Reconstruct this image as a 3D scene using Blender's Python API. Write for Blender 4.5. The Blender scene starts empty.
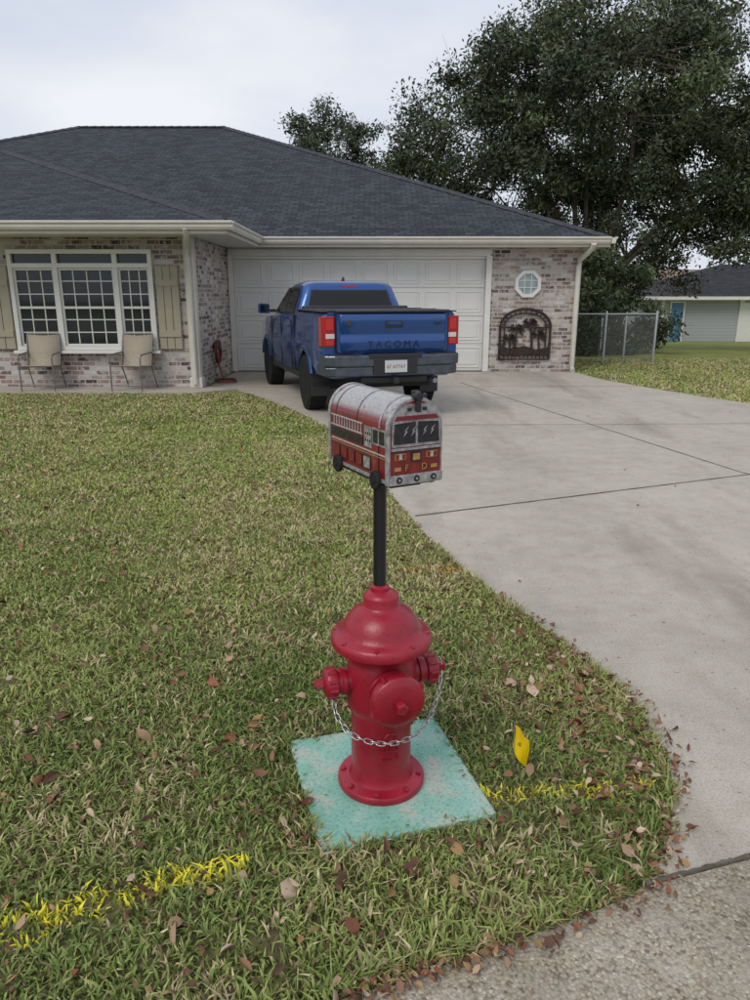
import bpy, bmesh, math, random
import numpy as np
from mathutils import Vector, Matrix, Euler
R=math.radians
rng=np.random.default_rng(7)
random.seed(7)
scene=bpy.context.scene
scene.view_settings.view_transform='Standard'
scene.view_settings.look='None'
scene.view_settings.exposure=0
COL=scene.collection

# ------------------------------------------------------------------ materials
def nodes_of(m):
    m.use_nodes=True
    nt=m.node_tree
    return nt, nt.nodes, nt.links, nt.nodes['Principled BSDF']

def mat(name,color,rough=0.6,metal=0.0,vscale=None,vamt=0.15,bump=0.0,bscale=60,coat=0.0,spec=None):
    m=bpy.data.materials.new(name)
    nt,N,L,B=nodes_of(m)
    B.inputs['Roughness'].default_value=rough
    B.inputs['Metallic'].default_value=metal
    if coat: 
        B.inputs['Coat Weight'].default_value=coat
        B.inputs['Coat Roughness'].default_value=0.06
    if spec is not None: B.inputs['Specular IOR Level'].default_value=spec
    B.inputs['Base Color'].default_value=(*color,1)
    tc=N.new('ShaderNodeTexCoord')
    if vscale:
        n=N.new('ShaderNodeTexNoise'); n.inputs['Scale'].default_value=vscale
        n.inputs['Detail'].default_value=6
        L.new(tc.outputs['Object'],n.inputs['Vector'])
        r=N.new('ShaderNodeValToRGB')
        r.color_ramp.elements[0].position=0.3
        r.color_ramp.elements[1].position=0.7
        r.color_ramp.elements[0].color=(*[c*(1-vamt) for c in color],1)
        r.color_ramp.elements[1].color=(*[min(1,c*(1+vamt)) for c in color],1)
        L.new(n.outputs['Fac'],r.inputs['Fac'])
        L.new(r.outputs['Color'],B.inputs['Base Color'])
    if bump:
        n2=N.new('ShaderNodeTexNoise'); n2.inputs['Scale'].default_value=bscale
        n2.inputs['Detail'].default_value=4
        L.new(tc.outputs['Object'],n2.inputs['Vector'])
        b=N.new('ShaderNodeBump'); b.inputs['Strength'].default_value=bump
        b.inputs['Distance'].default_value=0.01
        L.new(n2.outputs['Fac'],b.inputs['Height'])
        L.new(b.outputs['Normal'],B.inputs['Normal'])
    return m

def ramp(N,stops):
    r=N.new('ShaderNodeValToRGB')
    e=r.color_ramp.elements
    e[0].position=stops[0][0]; e[0].color=(*stops[0][1],1)
    e[1].position=stops[-1][0]; e[1].color=(*stops[-1][1],1)
    for p,c in stops[1:-1]:
        x=e.new(p); x.color=(*c,1)
    return r

def mixc(N,L,fac,a,b,mode='MIX'):
    m=N.new('ShaderNodeMix'); m.data_type='RGBA'; m.blend_type=mode
    for sock,v in ((m.inputs[0],fac),(m.inputs[6],a),(m.inputs[7],b)):
        if hasattr(v,'type') and hasattr(v,'links'): L.new(v,sock)
        elif isinstance(v,(int,float)): sock.default_value=v
        else: sock.default_value=(*v,1)
    return m.outputs[2]

def noise(N,L,vec,scale,detail=5,rough=0.55):
    n=N.new('ShaderNodeTexNoise'); n.inputs['Scale'].default_value=scale
    n.inputs['Detail'].default_value=detail; n.inputs['Roughness'].default_value=rough
    L.new(vec,n.inputs['Vector']); return n.outputs['Fac']

def swizzle(N,L,a,b):
    tc=N.new('ShaderNodeTexCoord'); s=N.new('ShaderNodeSeparateXYZ'); c=N.new('ShaderNodeCombineXYZ')
    L.new(tc.outputs['Object'],s.inputs[0])
    L.new(s.outputs[a],c.inputs[0]); L.new(s.outputs[b],c.inputs[1])
    return c.outputs[0], tc.outputs['Object']

def brick_mat(name,a,b):
    m=bpy.data.materials.new(name); nt,N,L,B=nodes_of(m)
    uv,obj=swizzle(N,L,a,b)
    t=N.new('ShaderNodeTexBrick')
    t.inputs['Scale'].default_value=1; t.inputs['Brick Width'].default_value=0.215
    t.inputs['Row Height'].default_value=0.078; t.inputs['Mortar Size'].default_value=0.010
    t.inputs['Mortar Smooth'].default_value=0.2
    t.inputs['Color1'].default_value=(0,0,0,1); t.inputs['Color2'].default_value=(1,1,1,1)
    t.inputs['Mortar'].default_value=(0.5,0.5,0.5,1)
    L.new(uv,t.inputs['Vector'])
    r=ramp(N,[(0.0,(0.06,0.045,0.045)),(0.16,(0.18,0.115,0.095)),(0.30,(0.34,0.24,0.20)),(0.40,(0.12,0.095,0.095)),
              (0.52,(0.40,0.32,0.275)),(0.66,(0.50,0.46,0.42)),(0.8,(0.26,0.19,0.165)),(1.0,(0.60,0.575,0.54))])
    L.new(t.outputs['Color'],r.inputs['Fac'])
    n1=noise(N,L,obj,11,6,0.75)
    r2=ramp(N,[(0.50,(0,0,0)),(0.64,(0.85,0.85,0.85))]); L.new(n1,r2.inputs['Fac'])
    c=mixc(N,L,r2.outputs['Color'],r.outputs['Color'],(0.56,0.54,0.505))
    c=mixc(N,L,t.outputs['Fac'],c,(0.47,0.455,0.43))
    L.new(c,B.inputs['Base Color']); B.inputs['Roughness'].default_value=0.9
    bp=N.new('ShaderNodeBump'); bp.inputs['Strength'].default_value=0.6; bp.inputs['Distance'].default_value=0.01
    bp.invert=True
    L.new(t.outputs['Fac'],bp.inputs['Height']); L.new(bp.outputs['Normal'],B.inputs['Normal'])
    return m

def shingle_mat(name,a,b,base=(0.040,0.044,0.054)):
    m=bpy.data.materials.new(name); nt,N,L,B=nodes_of(m)
    uv,obj=swizzle(N,L,a,b)
    t=N.new('ShaderNodeTexBrick')
    t.inputs['Scale'].default_value=1; t.inputs['Brick Width'].default_value=0.24
    t.inputs['Row Height'].default_value=0.13; t.inputs['Mortar Size'].default_value=0.012
    t.inputs['Mortar Smooth'].default_value=0.4
    t.inputs['Color1'].default_value=(*[c*0.72 for c in base],1); t.inputs['Color2'].default_value=(*[c*1.4 for c in base],1)
    t.inputs['Mortar'].default_value=(*[c*0.45 for c in base],1)
    L.new(uv,t.inputs['Vector'])
    n=noise(N,L,obj,0.5,5,0.6)
    r=ramp(N,[(0.3,(0.92,0.92,0.92)),(0.7,(1.1,1.1,1.1))]); L.new(n,r.inputs['Fac'])
    c=mixc(N,L,1.0,t.outputs['Color'],r.outputs['Color'],'MULTIPLY')
    n2=noise(N,L,obj,14,3,0.7); r2=ramp(N,[(0.3,(0.65,0.65,0.65)),(0.7,(1.4,1.4,1.4))]); L.new(n2,r2.inputs['Fac'])
    c=mixc(N,L,1.0,c,r2.outputs['Color'],'MULTIPLY')
    L.new(c,B.inputs['Base Color']); B.inputs['Roughness'].default_value=0.95
    B.inputs['Specular IOR Level'].default_value=0.2
    return m

def attr_mat(name,rough=0.6,spec=0.3):
    m=bpy.data.materials.new(name); nt,N,L,B=nodes_of(m)
    a=N.new('ShaderNodeAttribute'); a.attribute_name='Col'
    L.new(a.outputs['Color'],B.inputs['Base Color'])
    B.inputs['Roughness'].default_value=rough
    B.inputs['Specular IOR Level'].default_value=spec
    return m

def lawn_mat():
    m=bpy.data.materials.new('lawn_ground'); nt,N,L,B=nodes_of(m)
    tc=N.new('ShaderNodeTexCoord'); o=tc.outputs['Object']
    n1=noise(N,L,o,0.9,6,0.6); n2=noise(N,L,o,18,5,0.7)
    r1=ramp(N,[(0.3,(0.16,0.20,0.055)),(0.55,(0.23,0.26,0.085)),(0.75,(0.31,0.29,0.13))]); L.new(n1,r1.inputs['Fac'])
    r2=ramp(N,[(0.35,(0.65,0.6,0.55)),(0.65,(1.2,1.2,1.15))]); L.new(n2,r2.inputs['Fac'])
    c=mixc(N,L,1.0,r1.outputs['Color'],r2.outputs['Color'],'MULTIPLY')
    s=N.new('ShaderNodeSeparateXYZ'); L.new(o,s.inputs[0])
    mr=N.new('ShaderNodeMapRange'); mr.inputs[1].default_value=2.5; mr.inputs[2].default_value=8
    L.new(s.outputs[1],mr.inputs[0])
    r3=ramp(N,[(0.3,(0.07,0.065,0.03)),(0.7,(0.20,0.17,0.09))]); L.new(n2,r3.inputs['Fac'])
    c=mixc(N,L,mr.outputs[0],r3.outputs['Color'],c)
    L.new(c,B.inputs['Base Color']); B.inputs['Roughness'].default_value=1
    B.inputs['Specular IOR Level'].default_value=0.1
    bp=N.new('ShaderNodeBump'); bp.inputs['Distance'].default_value=0.03; bp.inputs['Strength'].default_value=0.8
    L.new(n2,bp.inputs['Height']); L.new(bp.outputs['Normal'],B.inputs['Normal'])
    return m

def concrete_mat(name,base=(0.425,0.390,0.336),stain=True):
    m=bpy.data.materials.new(name); nt,N,L,B=nodes_of(m)
    tc=N.new('ShaderNodeTexCoord'); o=tc.outputs['Object']
    n1=noise(N,L,o,0.55,6,0.62); n2=noise(N,L,o,120,3,0.7); n3=noise(N,L,o,6,6,0.7)
    r1=ramp(N,[(0.3,tuple(c*0.84 for c in base)),(0.5,base),(0.72,tuple(c*1.12 for c in base))]); L.new(n1,r1.inputs['Fac'])
    r2=ramp(N,[(0.32,(0.74,0.73,0.70)),(0.55,(1.04,1.04,1.04)),(0.75,(1.12,1.12,1.12))]); L.new(n2,r2.inputs['Fac'])
    r3=ramp(N,[(0.3,(0.86,0.85,0.83)),(0.6,(1.03,1.03,1.03))]); L.new(n3,r3.inputs['Fac'])
    c=mixc(N,L,1.0,r1.outputs['Color'],r2.outputs['Color'],'MULTIPLY')
    c=mixc(N,L,1.0,c,r3.outputs['Color'],'MULTIPLY')
    if stain:
        mp=N.new('ShaderNodeMapping'); mp.inputs['Scale'].default_value=(1.4,0.28,1); mp.inputs['Rotation'].default_value=(0,0,R(14))
        L.new(o,mp.inputs[0]); n4=noise(N,L,mp.outputs[0],0.9,5,0.55)
        r4=ramp(N,[(0.53,(1,1,1)),(0.66,(0.76,0.75,0.745))]); L.new(n4,r4.inputs['Fac'])
        c=mixc(N,L,1.0,c,r4.outputs['Color'],'MULTIPLY')
        n5=noise(N,L,o,38,2,0.5); r5=ramp(N,[(0.23,(0.42,0.39,0.35)),(0.31,(1,1,1))]); L.new(n5,r5.inputs['Fac'])
        c=mixc(N,L,1.0,c,r5.outputs['Color'],'MULTIPLY')
    L.new(c,B.inputs['Base Color']); B.inputs['Roughness'].default_value=0.9
    B.inputs['Specular IOR Level'].default_value=0.3
    bp=N.new('ShaderNodeBump'); bp.inputs['Distance'].default_value=0.004; bp.inputs['Strength'].default_value=0.5
    L.new(n2,bp.inputs['Height']); L.new(bp.outputs['Normal'],B.inputs['Normal'])
    return m

def aggregate_mat():
    m=bpy.data.materials.new('exposed_aggregate'); nt,N,L,B=nodes_of(m)
    tc=N.new('ShaderNodeTexCoord'); o=tc.outputs['Object']
    v=N.new('ShaderNodeTexVoronoi'); v.inputs['Scale'].default_value=120; L.new(o,v.inputs['Vector'])
    s=N.new('ShaderNodeSeparateColor'); L.new(v.outputs['Color'],s.inputs[0])
    r=ramp(N,[(0.0,(0.16,0.13,0.10)),(0.2,(0.34,0.29,0.22)),(0.5,(0.42,0.38,0.315)),(0.8,(0.38,0.31,0.22)),(1.0,(0.56,0.52,0.45))])
    L.new(s.outputs[0],r.inputs['Fac'])
    r2=ramp(N,[(0.0,(1.05,1.05,1.05)),(0.5,(0.92,0.92,0.92)),(0.8,(0.62,0.60,0.56))]); L.new(v.outputs['Distance'],r2.inputs['Fac'])
    c=mixc(N,L,1.0,r.outputs['Color'],r2.outputs['Color'],'MULTIPLY')
    n0=noise(N,L,o,7,5,0.65); r0=ramp(N,[(0.46,(0,0,0)),(0.66,(0.6,0.6,0.6))]); L.new(n0,r0.inputs['Fac'])
    c=mixc(N,L,r0.outputs['Color'],c,(0.40,0.365,0.31))
    n1=noise(N,L,o,2.2,6,0.65); r3=ramp(N,[(0.3,(0.70,0.69,0.66)),(0.7,(1.05,1.05,1.05))]); L.new(n1,r3.inputs['Fac'])
    c=mixc(N,L,1.0,c,r3.outputs['Color'],'MULTIPLY')
    L.new(c,B.inputs['Base Color']); B.inputs['Roughness'].default_value=0.88
    bp=N.new('ShaderNodeBump'); bp.invert=True; bp.inputs['Distance'].default_value=0.003; bp.inputs['Strength'].default_value=0.8
    L.new(v.outputs['Distance'],bp.inputs['Height']); L.new(bp.outputs['Normal'],B.inputs['Normal'])
    return m

def pad_mat():
    m=bpy.data.materials.new('teal_painted_concrete'); nt,N,L,B=nodes_of(m)
    tc=N.new('ShaderNodeTexCoord'); o=tc.outputs['Object']
    n1=noise(N,L,o,5,7,0.7); n2=noise(N,L,o,90,4,0.7); n3=noise(N,L,o,9,8,0.8)
    r1=ramp(N,[(0.3,(0.16,0.37,0.29)),(0.5,(0.23,0.45,0.37)),(0.68,(0.36,0.52,0.45))]); L.new(n1,r1.inputs['Fac'])
    r3=ramp(N,[(0.52,(0,0,0)),(0.60,(0.8,0.8,0.8))]); L.new(n3,r3.inputs['Fac'])
    c=mixc(N,L,r3.outputs['Color'],r1.outputs['Color'],(0.44,0.44,0.38))
    r2=ramp(N,[(0.33,(0.62,0.6,0.56)),(0.5,(1,1,1))]); L.new(n2,r2.inputs['Fac'])
    c=mixc(N,L,1.0,c,r2.outputs['Color'],'MULTIPLY')
    L.new(c,B.inputs['Base Color']); B.inputs['Roughness'].default_value=0.85
    bp=N.new('ShaderNodeBump'); bp.inputs['Distance'].default_value=0.004; bp.inputs['Strength'].default_value=0.7
    L.new(n2,bp.inputs['Height']); L.new(bp.outputs['Normal'],B.inputs['Normal'])
    return m

def bark_mat(name,base=(0.12,0.085,0.065)):
    return mat(name,base,0.95,0,vscale=6,vamt=0.45,bump=0.8,bscale=14)

M={}
M['white']=mat('white_trim_paint',(0.68,0.67,0.63),0.5,vscale=3,vamt=0.05)
M['cream']=mat('cream_gutter_paint',(0.60,0.57,0.50),0.45,vscale=4,vamt=0.06)
M['door']=mat('garage_door_paint',(0.66,0.655,0.63),0.45,vscale=2,vamt=0.05)
M['tan']=mat('tan_shutter',(0.36,0.325,0.24),0.6,vscale=5,vamt=0.08)
M['glass']=mat('dark_window_glass',(0.015,0.02,0.022),0.05,0,vscale=1.5,vamt=0.5,spec=0.5)
M['skyglass']=mat('glass_block',(0.25,0.33,0.36),0.12,0,vscale=6,vamt=0.3)
M['brick']=brick_mat('whitewashed_brick',0,2)
M['brick_side']=brick_mat('whitewashed_brick_side',1,2)
M['roof']=shingle_mat('shingles_front',0,1)
M['roof_side']=shingle_mat('shingles_side',1,0)
M['black']=mat('black_plastic',(0.018,0.018,0.02),0.5,bump=0.1,bscale=200)
M['black_gloss']=mat('black_gloss',(0.012,0.012,0.014),0.25,bump=0.05,bscale=300)
M['rubber']=mat('tire_rubber',(0.020,0.020,0.020),0.9,vscale=20,vamt=0.3,spec=0.2)
M['steel']=mat('galvanised_steel',(0.36,0.37,0.38),0.5,0.7,vscale=20,vamt=0.15)
M['wire']=mat('fence_wire',(0.20,0.21,0.21),0.6,0.4)
M['alloy']=mat('alloy_wheel',(0.07,0.07,0.075),0.35,0.7)
M['iron']=mat('rusty_iron',(0.04,0.028,0.024),0.8,0.3,vscale=15,vamt=0.5)
M['concrete']=concrete_mat('driveway_concrete')
M['walk']=concrete_mat('walk_concrete',(0.42,0.39,0.34),False)
M['agg']=aggregate_mat()
M['joint']=mat('joint_dirt',(0.12,0.105,0.085),1.0,vscale=12,vamt=0.5)
M['lawn']=lawn_mat()
M['blade']=attr_mat('grass_blades',0.6,0.2)
M['leaf']=attr_mat('dry_leaves',0.7,0.25)
M['foliage']=attr_mat('tree_foliage',0.7,0.15)
M['bark']=bark_mat('oak_bark')
M['pad']=pad_mat()

# ------------------------------------------------------------------ mesh helpers
def empty(name,loc=(0,0,0),rz=0,size=0.3):
    e=bpy.data.objects.new(name,None); e.location=loc; e.rotation_euler=(0,0,rz); e.empty_display_size=size
    COL.objects.link(e); return e
def add(name,me,m,parent=None,loc=(0,0,0),rot=(0,0,0),smooth=False,angle=None):
    o=bpy.data.objects.new(name,me); COL.objects.link(o)
    if m is not None: me.materials.append(m)
    o.location=loc; o.rotation_euler=rot
    if parent: o.parent=parent
    if smooth:
        me.polygons.foreach_set('use_smooth',[True]*len(me.polygons))
        if angle is not None:
            try: me.set_sharp_from_angle(angle=R(angle))
            except Exception: pass
    return o
def pymesh(name,v,f,m,parent=None,smooth=False,angle=None,loc=(0,0,0),rot=(0,0,0)):
    me=bpy.data.meshes.new(name); me.from_pydata([tuple(p) for p in v],[],[tuple(q) for q in f]); me.validate(); me.update()
    return add(name,me,m,parent,loc,rot,smooth,angle)
def fixn(o):
    bm=bmesh.new(); bm.from_mesh(o.data); bmesh.ops.recalc_face_normals(bm,faces=bm.faces); bm.to_mesh(o.data); bm.free(); return o
def bevel(o,w,seg=2,ang=35):
    b=o.modifiers.new('bevel','BEVEL'); b.width=w; b.segments=seg; b.limit_method='ANGLE'; b.angle_limit=R(ang)
    return o
def box(name,c,s,m,parent=None,bv=0,rot=(0,0,0),seg=2):
    x,y,z=[k/2 for k in s]
    v=[(-x,-y,-z),(x,-y,-z),(x,y,-z),(-x,y,-z),(-x,-y,z),(x,-y,z),(x,y,z),(-x,y,z)]
    f=[(0,3,2,1),(4,5,6,7),(0,1,5,4),(1,2,6,5),(2,3,7,6),(3,0,4,7)]
    o=pymesh(name,v,f,m,parent,loc=c,rot=rot)
    if bv: bevel(o,bv,seg)
    return o
def lathe(name,prof,m,parent=None,n=48,loc=(0,0,0),rot=(0,0,0),angle=40):
    v=[];f=[]
    k=len(prof)
    for i in range(n):
        a=2*math.pi*i/n
        for r,z in prof: v.append((r*math.cos(a),r*math.sin(a),z))
    for i in range(n):
        j=(i+1)%n
        for q in range(k-1):
            f.append((i*k+q,j*k+q,j*k+q+1,i*k+q+1))
    if prof[0][0]>1e-4: f.append([i*k for i in range(n)][::-1])
    if prof[-1][0]>1e-4: f.append([i*k+k-1 for i in range(n)])
    o=pymesh(name,v,f,m,parent,True,angle,loc,rot)
    bm=bmesh.new(); bm.from_mesh(o.data); bmesh.ops.remove_doubles(bm,verts=bm.verts,dist=1e-6); bmesh.ops.recalc_face_normals(bm,faces=bm.faces); bm.to_mesh(o.data); bm.free()
    o.data.set_sharp_from_angle(angle=R(angle))
    return o
def tube_data(pts,rad,n=8):
    pts=[Vector(p) for p in pts]; v=[];f=[]
    up=Vector((0,0,1))
    for i,p in enumerate(pts):
        d=(pts[min(i+1,len(pts)-1)]-pts[max(i-1,0)]).normalized()
        ref=up if abs(d.dot(up))<0.95 else Vector((1,0,0))
        a=d.cross(ref).normalized(); b=d.cross(a).normalized()
        r=rad[i] if hasattr(rad,'__len__') else rad
        for k in range(n):
            t=2*math.pi*k/n
            v.append(tuple(p+a*(r*math.cos(t))+b*(r*math.sin(t))))
    for i in range(len(pts)-1):
        for k in range(n):
            k2=(k+1)%n
            f.append((i*n+k,i*n+k2,(i+1)*n+k2,(i+1)*n+k))
    f.append(tuple(range(n))[::-1]); f.append(tuple((len(pts)-1)*n+k for k in range(n)))
    return v,f
def tube(name,pts,rad,m,parent=None,n=10):
    v,f=tube_data(pts,rad,n); o=pymesh(name,v,f,m,parent,True,50); return fixn(o)
def multi_tube(name,items,m,parent=None,n=6):
    V=[];F=[]
    for pts,rad in items:
        v,f=tube_data(pts,rad,n); b=len(V); V+=v; F+=[tuple(i+b for i in q) for q in f]
    o=pymesh(name,V,F,m,parent,True,50); return o
def prism(name,poly,axis,a,b,m,parent=None,bv=0,loc=(0,0,0),rot=(0,0,0),smooth=False):
    def P(p,t):
        if axis=='x': return (t,p[0],p[1])
        if axis=='y': return (p[0],t,p[1])
        return (p[0],p[1],t)
    n=len(poly)
    v=[P(p,a) for p in poly]+[P(p,b) for p in poly]
    f=[tuple(range(n)),tuple(range(2*n-1,n-1,-1))]
    for i in range(n):
        j=(i+1)%n; f.append((i,i+n,j+n,j))
    o=pymesh(name,v,f,m,parent,loc=loc,rot=rot); fixn(o)
    if bv: bevel(o,bv)
    if smooth:
        o.data.polygons.foreach_set('use_smooth',[True]*len(o.data.polygons)); o.data.set_sharp_from_angle(angle=R(35))
    return o
def loft(name,rings,m,parent=None,smooth=True,angle=35,caps=True):
    n=len(rings[0]); v=[p for r in rings for p in r]; f=[]
    for i in range(len(rings)-1):
        for k in range(n):
            k2=(k+1)%n; f.append((i*n+k,i*n+k2,(i+1)*n+k2,(i+1)*n+k))
    if caps:
        f.append(tuple(range(n))); f.append(tuple((len(rings)-1)*n+k for k in range(n))[::-1])
    o=pymesh(name,v,f,m,parent); fixn(o)
    if smooth:
        o.data.polygons.foreach_set('use_smooth',[True]*len(o.data.polygons)); o.data.set_sharp_from_angle(angle=R(angle))
    return o
def torus(name,Rr,r,m,parent=None,loc=(0,0,0),rot=(0,0,0),n=32,k=8):
    v=[];f=[]
    for i in range(n):
        a=2*math.pi*i/n
        for j in range(k):
            b=2*math.pi*j/k
            v.append(((Rr+r*math.cos(b))*math.cos(a),(Rr+r*math.cos(b))*math.sin(a),r*math.sin(b)))
    for i in range(n):
        for j in range(k):
            i2=(i+1)%n;j2=(j+1)%k
            f.append((i*k+j,i2*k+j,i2*k+j2,i*k+j2))
    return pymesh(name,v,f,m,parent,True,None,loc,rot)
def np_mesh(name,V,F,m,cols=None,parent=None):
    me=bpy.data.meshes.new(name); V=np.asarray(V,dtype=np.float32); F=np.asarray(F,dtype=np.int32)
    k=F.shape[1]
    me.vertices.add(len(V)); me.vertices.foreach_set('co',V.ravel())
    me.loops.add(F.size); me.loops.foreach_set('vertex_index',F.ravel())
    me.polygons.add(len(F)); me.polygons.foreach_set('loop_start',np.arange(0,F.size,k,dtype=np.int32))
    try: me.polygons.foreach_set('loop_total',np.full(len(F),k,dtype=np.int32))
    except Exception: pass
    me.update(calc_edges=True)
    if cols is not None:
        ca=me.color_attributes.new(name='Col',type='FLOAT_COLOR',domain='POINT')
        c=np.ones((len(V),4),dtype=np.float32); c[:,:3]=cols; ca.data.foreach_set('color',c.ravel())
    return add(name,me,m,parent)
def catmull(pts,n=8):
    out=[]
    P=[pts[0]]+list(pts)+[pts[-1]]
    for i in range(1,len(P)-2):
        p0,p1,p2,p3=[np.array(q,float) for q in P[i-1:i+3]]
        for k in range(n):
            t=k/n
            out.append(tuple(0.5*((2*p1)+(-p0+p2)*t+(2*p0-5*p1+4*p2-p3)*t*t+(-p0+3*p1-3*p2+p3)*t**3)))
    out.append(tuple(pts[-1])); return out
def inpoly(x,y,poly):
    ins=np.zeros(len(x),bool); n=len(poly); j=n-1
    for i in range(n):
        xi,yi=poly[i]; xj,yj=poly[j]
        c=((yi>y)!=(yj>y))&(x<(xj-xi)*(y-yi)/((yj-yi) if yj!=yi else 1e-9)+xi)
        ins^=c; j=i
    return ins
def vnoise(x,y,s,seed):
    g=np.random.default_rng(seed).random((256,256))
    X=x*s+100;Y=y*s+100
    xi=np.floor(X).astype(int);yi=np.floor(Y).astype(int); fx=X-xi;fy=Y-yi
    fx=fx*fx*(3-2*fx);fy=fy*fy*(3-2*fy)
    a=g[xi%256,yi%256];b=g[(xi+1)%256,yi%256];c=g[xi%256,(yi+1)%256];d=g[(xi+1)%256,(yi+1)%256]
    return (a*(1-fx)+b*fx)*(1-fy)+(c*(1-fx)+d*fx)*fy
def segdist(x,y,a,b):
    ax,ay=a;bx,by=b;dx,dy=bx-ax,by-ay
    t=np.clip(((x-ax)*dx+(y-ay)*dy)/(dx*dx+dy*dy),0,1)
    return np.hypot(x-ax-t*dx,y-ay-t*dy)
def gz(y):
    return float(np.interp(y,[-200,17.5,40,500],[0,0,-0.83,-0.83]))

# ------------------------------------------------------------------ world, sun, camera
w=bpy.data.worlds.new('World'); scene.world=w; w.use_nodes=True
N=w.node_tree.nodes; L=w.node_tree.links
bg=N['Background']
sky=N.new('ShaderNodeTexSky'); sky.sky_type='NISHITA'; sky.sun_disc=False
SE,SR=R(48),R(215)
sky.sun_elevation=SE; sky.sun_rotation=SR
tc=N.new('ShaderNodeTexCoord'); mp=N.new('ShaderNodeMapping'); mp.inputs['Scale'].default_value=(1.2,1.2,3.2)
L.new(tc.outputs['Generated'],mp.inputs[0])
nf=noise(N,L,mp.outputs[0],1.6,5,0.5)
rr=ramp(N,[(0.32,(6.4,7.0,8.3)),(0.5,(7.8,8.2,9.1)),(0.68,(9.4,9.55,9.9))]); L.new(nf,rr.inputs['Fac'])
c=mixc(N,L,0.9,sky.outputs[0],rr.outputs['Color'])
L.new(c,bg.inputs['Color']); bg.inputs['Strength'].default_value=0.1

sd=bpy.data.lights.new('sun','SUN'); sd.energy=1.5; sd.angle=R(28); sd.color=(1,0.95,0.88)
so=bpy.data.objects.new('sun',sd); COL.objects.link(so)
sdir=Vector((math.sin(SR)*math.cos(SE),math.cos(SR)*math.cos(SE),math.sin(SE)))
so.rotation_euler=sdir.to_track_quat('Z','Y').to_euler(); so.location=(0,0,20)

cd=bpy.data.cameras.new('camera'); cam=bpy.data.objects.new('camera',cd); COL.objects.link(cam)
cd.sensor_fit='VERTICAL'; cd.sensor_height=36; cd.sensor_width=27; cd.lens=26; cd.clip_end=2000; cd.clip_start=0.05
cam.location=(0,0,1.6); cam.rotation_euler=(R(90-15.85),0,0)
scene.camera=cam

# ------------------------------------------------------------------ ground, driveway, road
ys=[-150,0,8,17.5,22,28,34,40,80,200,500]
V=[];F=[]
for y in ys: V+=[(-400,y,gz(y)),(400,y,gz(y))]
for i in range(len(ys)-1): F.append((2*i,2*i+1,2*i+3,2*i+2))
pymesh('lawn_terrain',V,F,M['lawn'])

edge_left=catmull([(-2.55,12.9),(-1.45,10.9),(-0.555,8.8),(-0.05,6.9),(0.16,5.64),(0.42,4.44),(0.68,3.64),(0.88,3.13),(1.02,2.70),(1.05,2.35),(1.0,2.07),(0.893,1.835),(0.764,1.66),(0.608,1.57)],6)
kerb=[(0.608,1.57),(0.3175,1.452),(0.112,1.38),(-0.059,1.316),(-1.2,0.9),(-3,0.22),(-8,-1.65),(-16,-4.7)]
right_edge=catmull([(4.3,15.4),(4.45,14.2),(4.9,12.8),(5.7,10.9),(7.0,8.6),(8.2,6.5),(9.5,5.3),(12,5.2)],5)
seam=[(0.764,1.66),(1.1,1.76),(3.0,2.5),(12,5.2)]
drive=[(-2.98,15.66),(-2.98,12.95)]+[p for p in edge_left if not (p[1]<1.66)]+seam+right_edge[::-1][1:]+[(4.2,15.66)]
def sheet(name,poly,z,m,th=0.0):
    n=len(poly); v=[(x,y,z) for x,y in poly]; f=[tuple(range(n))]
    if th:
        v+=[(x,y,z-th) for x,y in poly]
        for i in range(n): j=(i+1)%n; f.append((i,j,j+n,i+n))
    o=pymesh(name,v,f,m); 
    bm=bmesh.new(); bm.from_mesh(o.data); bm.normal_update()
    bmesh.ops.triangulate(bm,faces=[q for q in bm.faces if len(q.verts)>4]); bmesh.ops.recalc_face_normals(bm,faces=bm.faces); bm.to_mesh(o.data); bm.free()
    o.data.update()
    ups=[p for p in o.data.polygons if abs(p.normal.z)>0.9]
    if ups and ups[0].normal.z<0: o.data.flip_normals()
    return o
sheet('driveway',drive,0.016,M['concrete'],0.03)
road=[(12,5.188),(3.0,2.488),(1.1,1.748),(0.764,1.648)]+[p for p in edge_left if p[1]<1.645]+kerb[1:]+[(-60,-21.4),(-60,-40),(80,-10),(80,31)]
sheet('road',road,0.010,M['agg'],0.03)
sheet('front_walk',[(-14,12.12),(-2.99,12.12),(-2.4,12.6),(-2.99,12.94),(-14,12.94)],0.03,M['walk'],0.05)
def strip(name,pts,wd,z,m):
    v=[];f=[]
    for i,p in enumerate(pts):
        a=np.array(pts[max(i-1,0)],float); b=np.array(pts[min(i+1,len(pts)-1)],float); d=(b-a)/np.linalg.norm(b-a); nrm=np.array([-d[1],d[0]])
        ww=wd*(0.75+0.5*random.random())
        v.append((*(np.array(p)+nrm*ww/2),z)); v.append((*(np.array(p)-nrm*ww/2),z))
    for i in range(len(pts)-1): f.append((2*i,2*i+1,2*i+3,2*i+2))
    return pymesh(name,v,f,m)
def seg(a,b,n=30,j=0.0025):
    return [(a[0]+(b[0]-a[0])*i/n+random.uniform(-j,j),a[1]+(b[1]-a[1])*i/n+random.uniform(-j,j)) for i in range(n+1)]
jr=empty('driveway_joints')
for a,b,wd in [((0.30,5.14),(4.2,6.75),0.015),((4.2,6.75),(7.7,7.4),0.015),((1.6,13.6),(3.4,6.5),0.012),((3.4,6.5),(5.1,3.25),0.012),((-2.5,12.9),(4.8,13.1),0.015),((-0.62,9.0),(6.8,9.2),0.012),((0.77,1.655),(1.1,1.755),0.009),((1.1,1.755),(3.0,2.495),0.009),((3.0,2.495),(12,5.19),0.010)]:
    o=strip('joint',seg(a,b),wd,0.021,M['joint']); o.parent=jr

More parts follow.
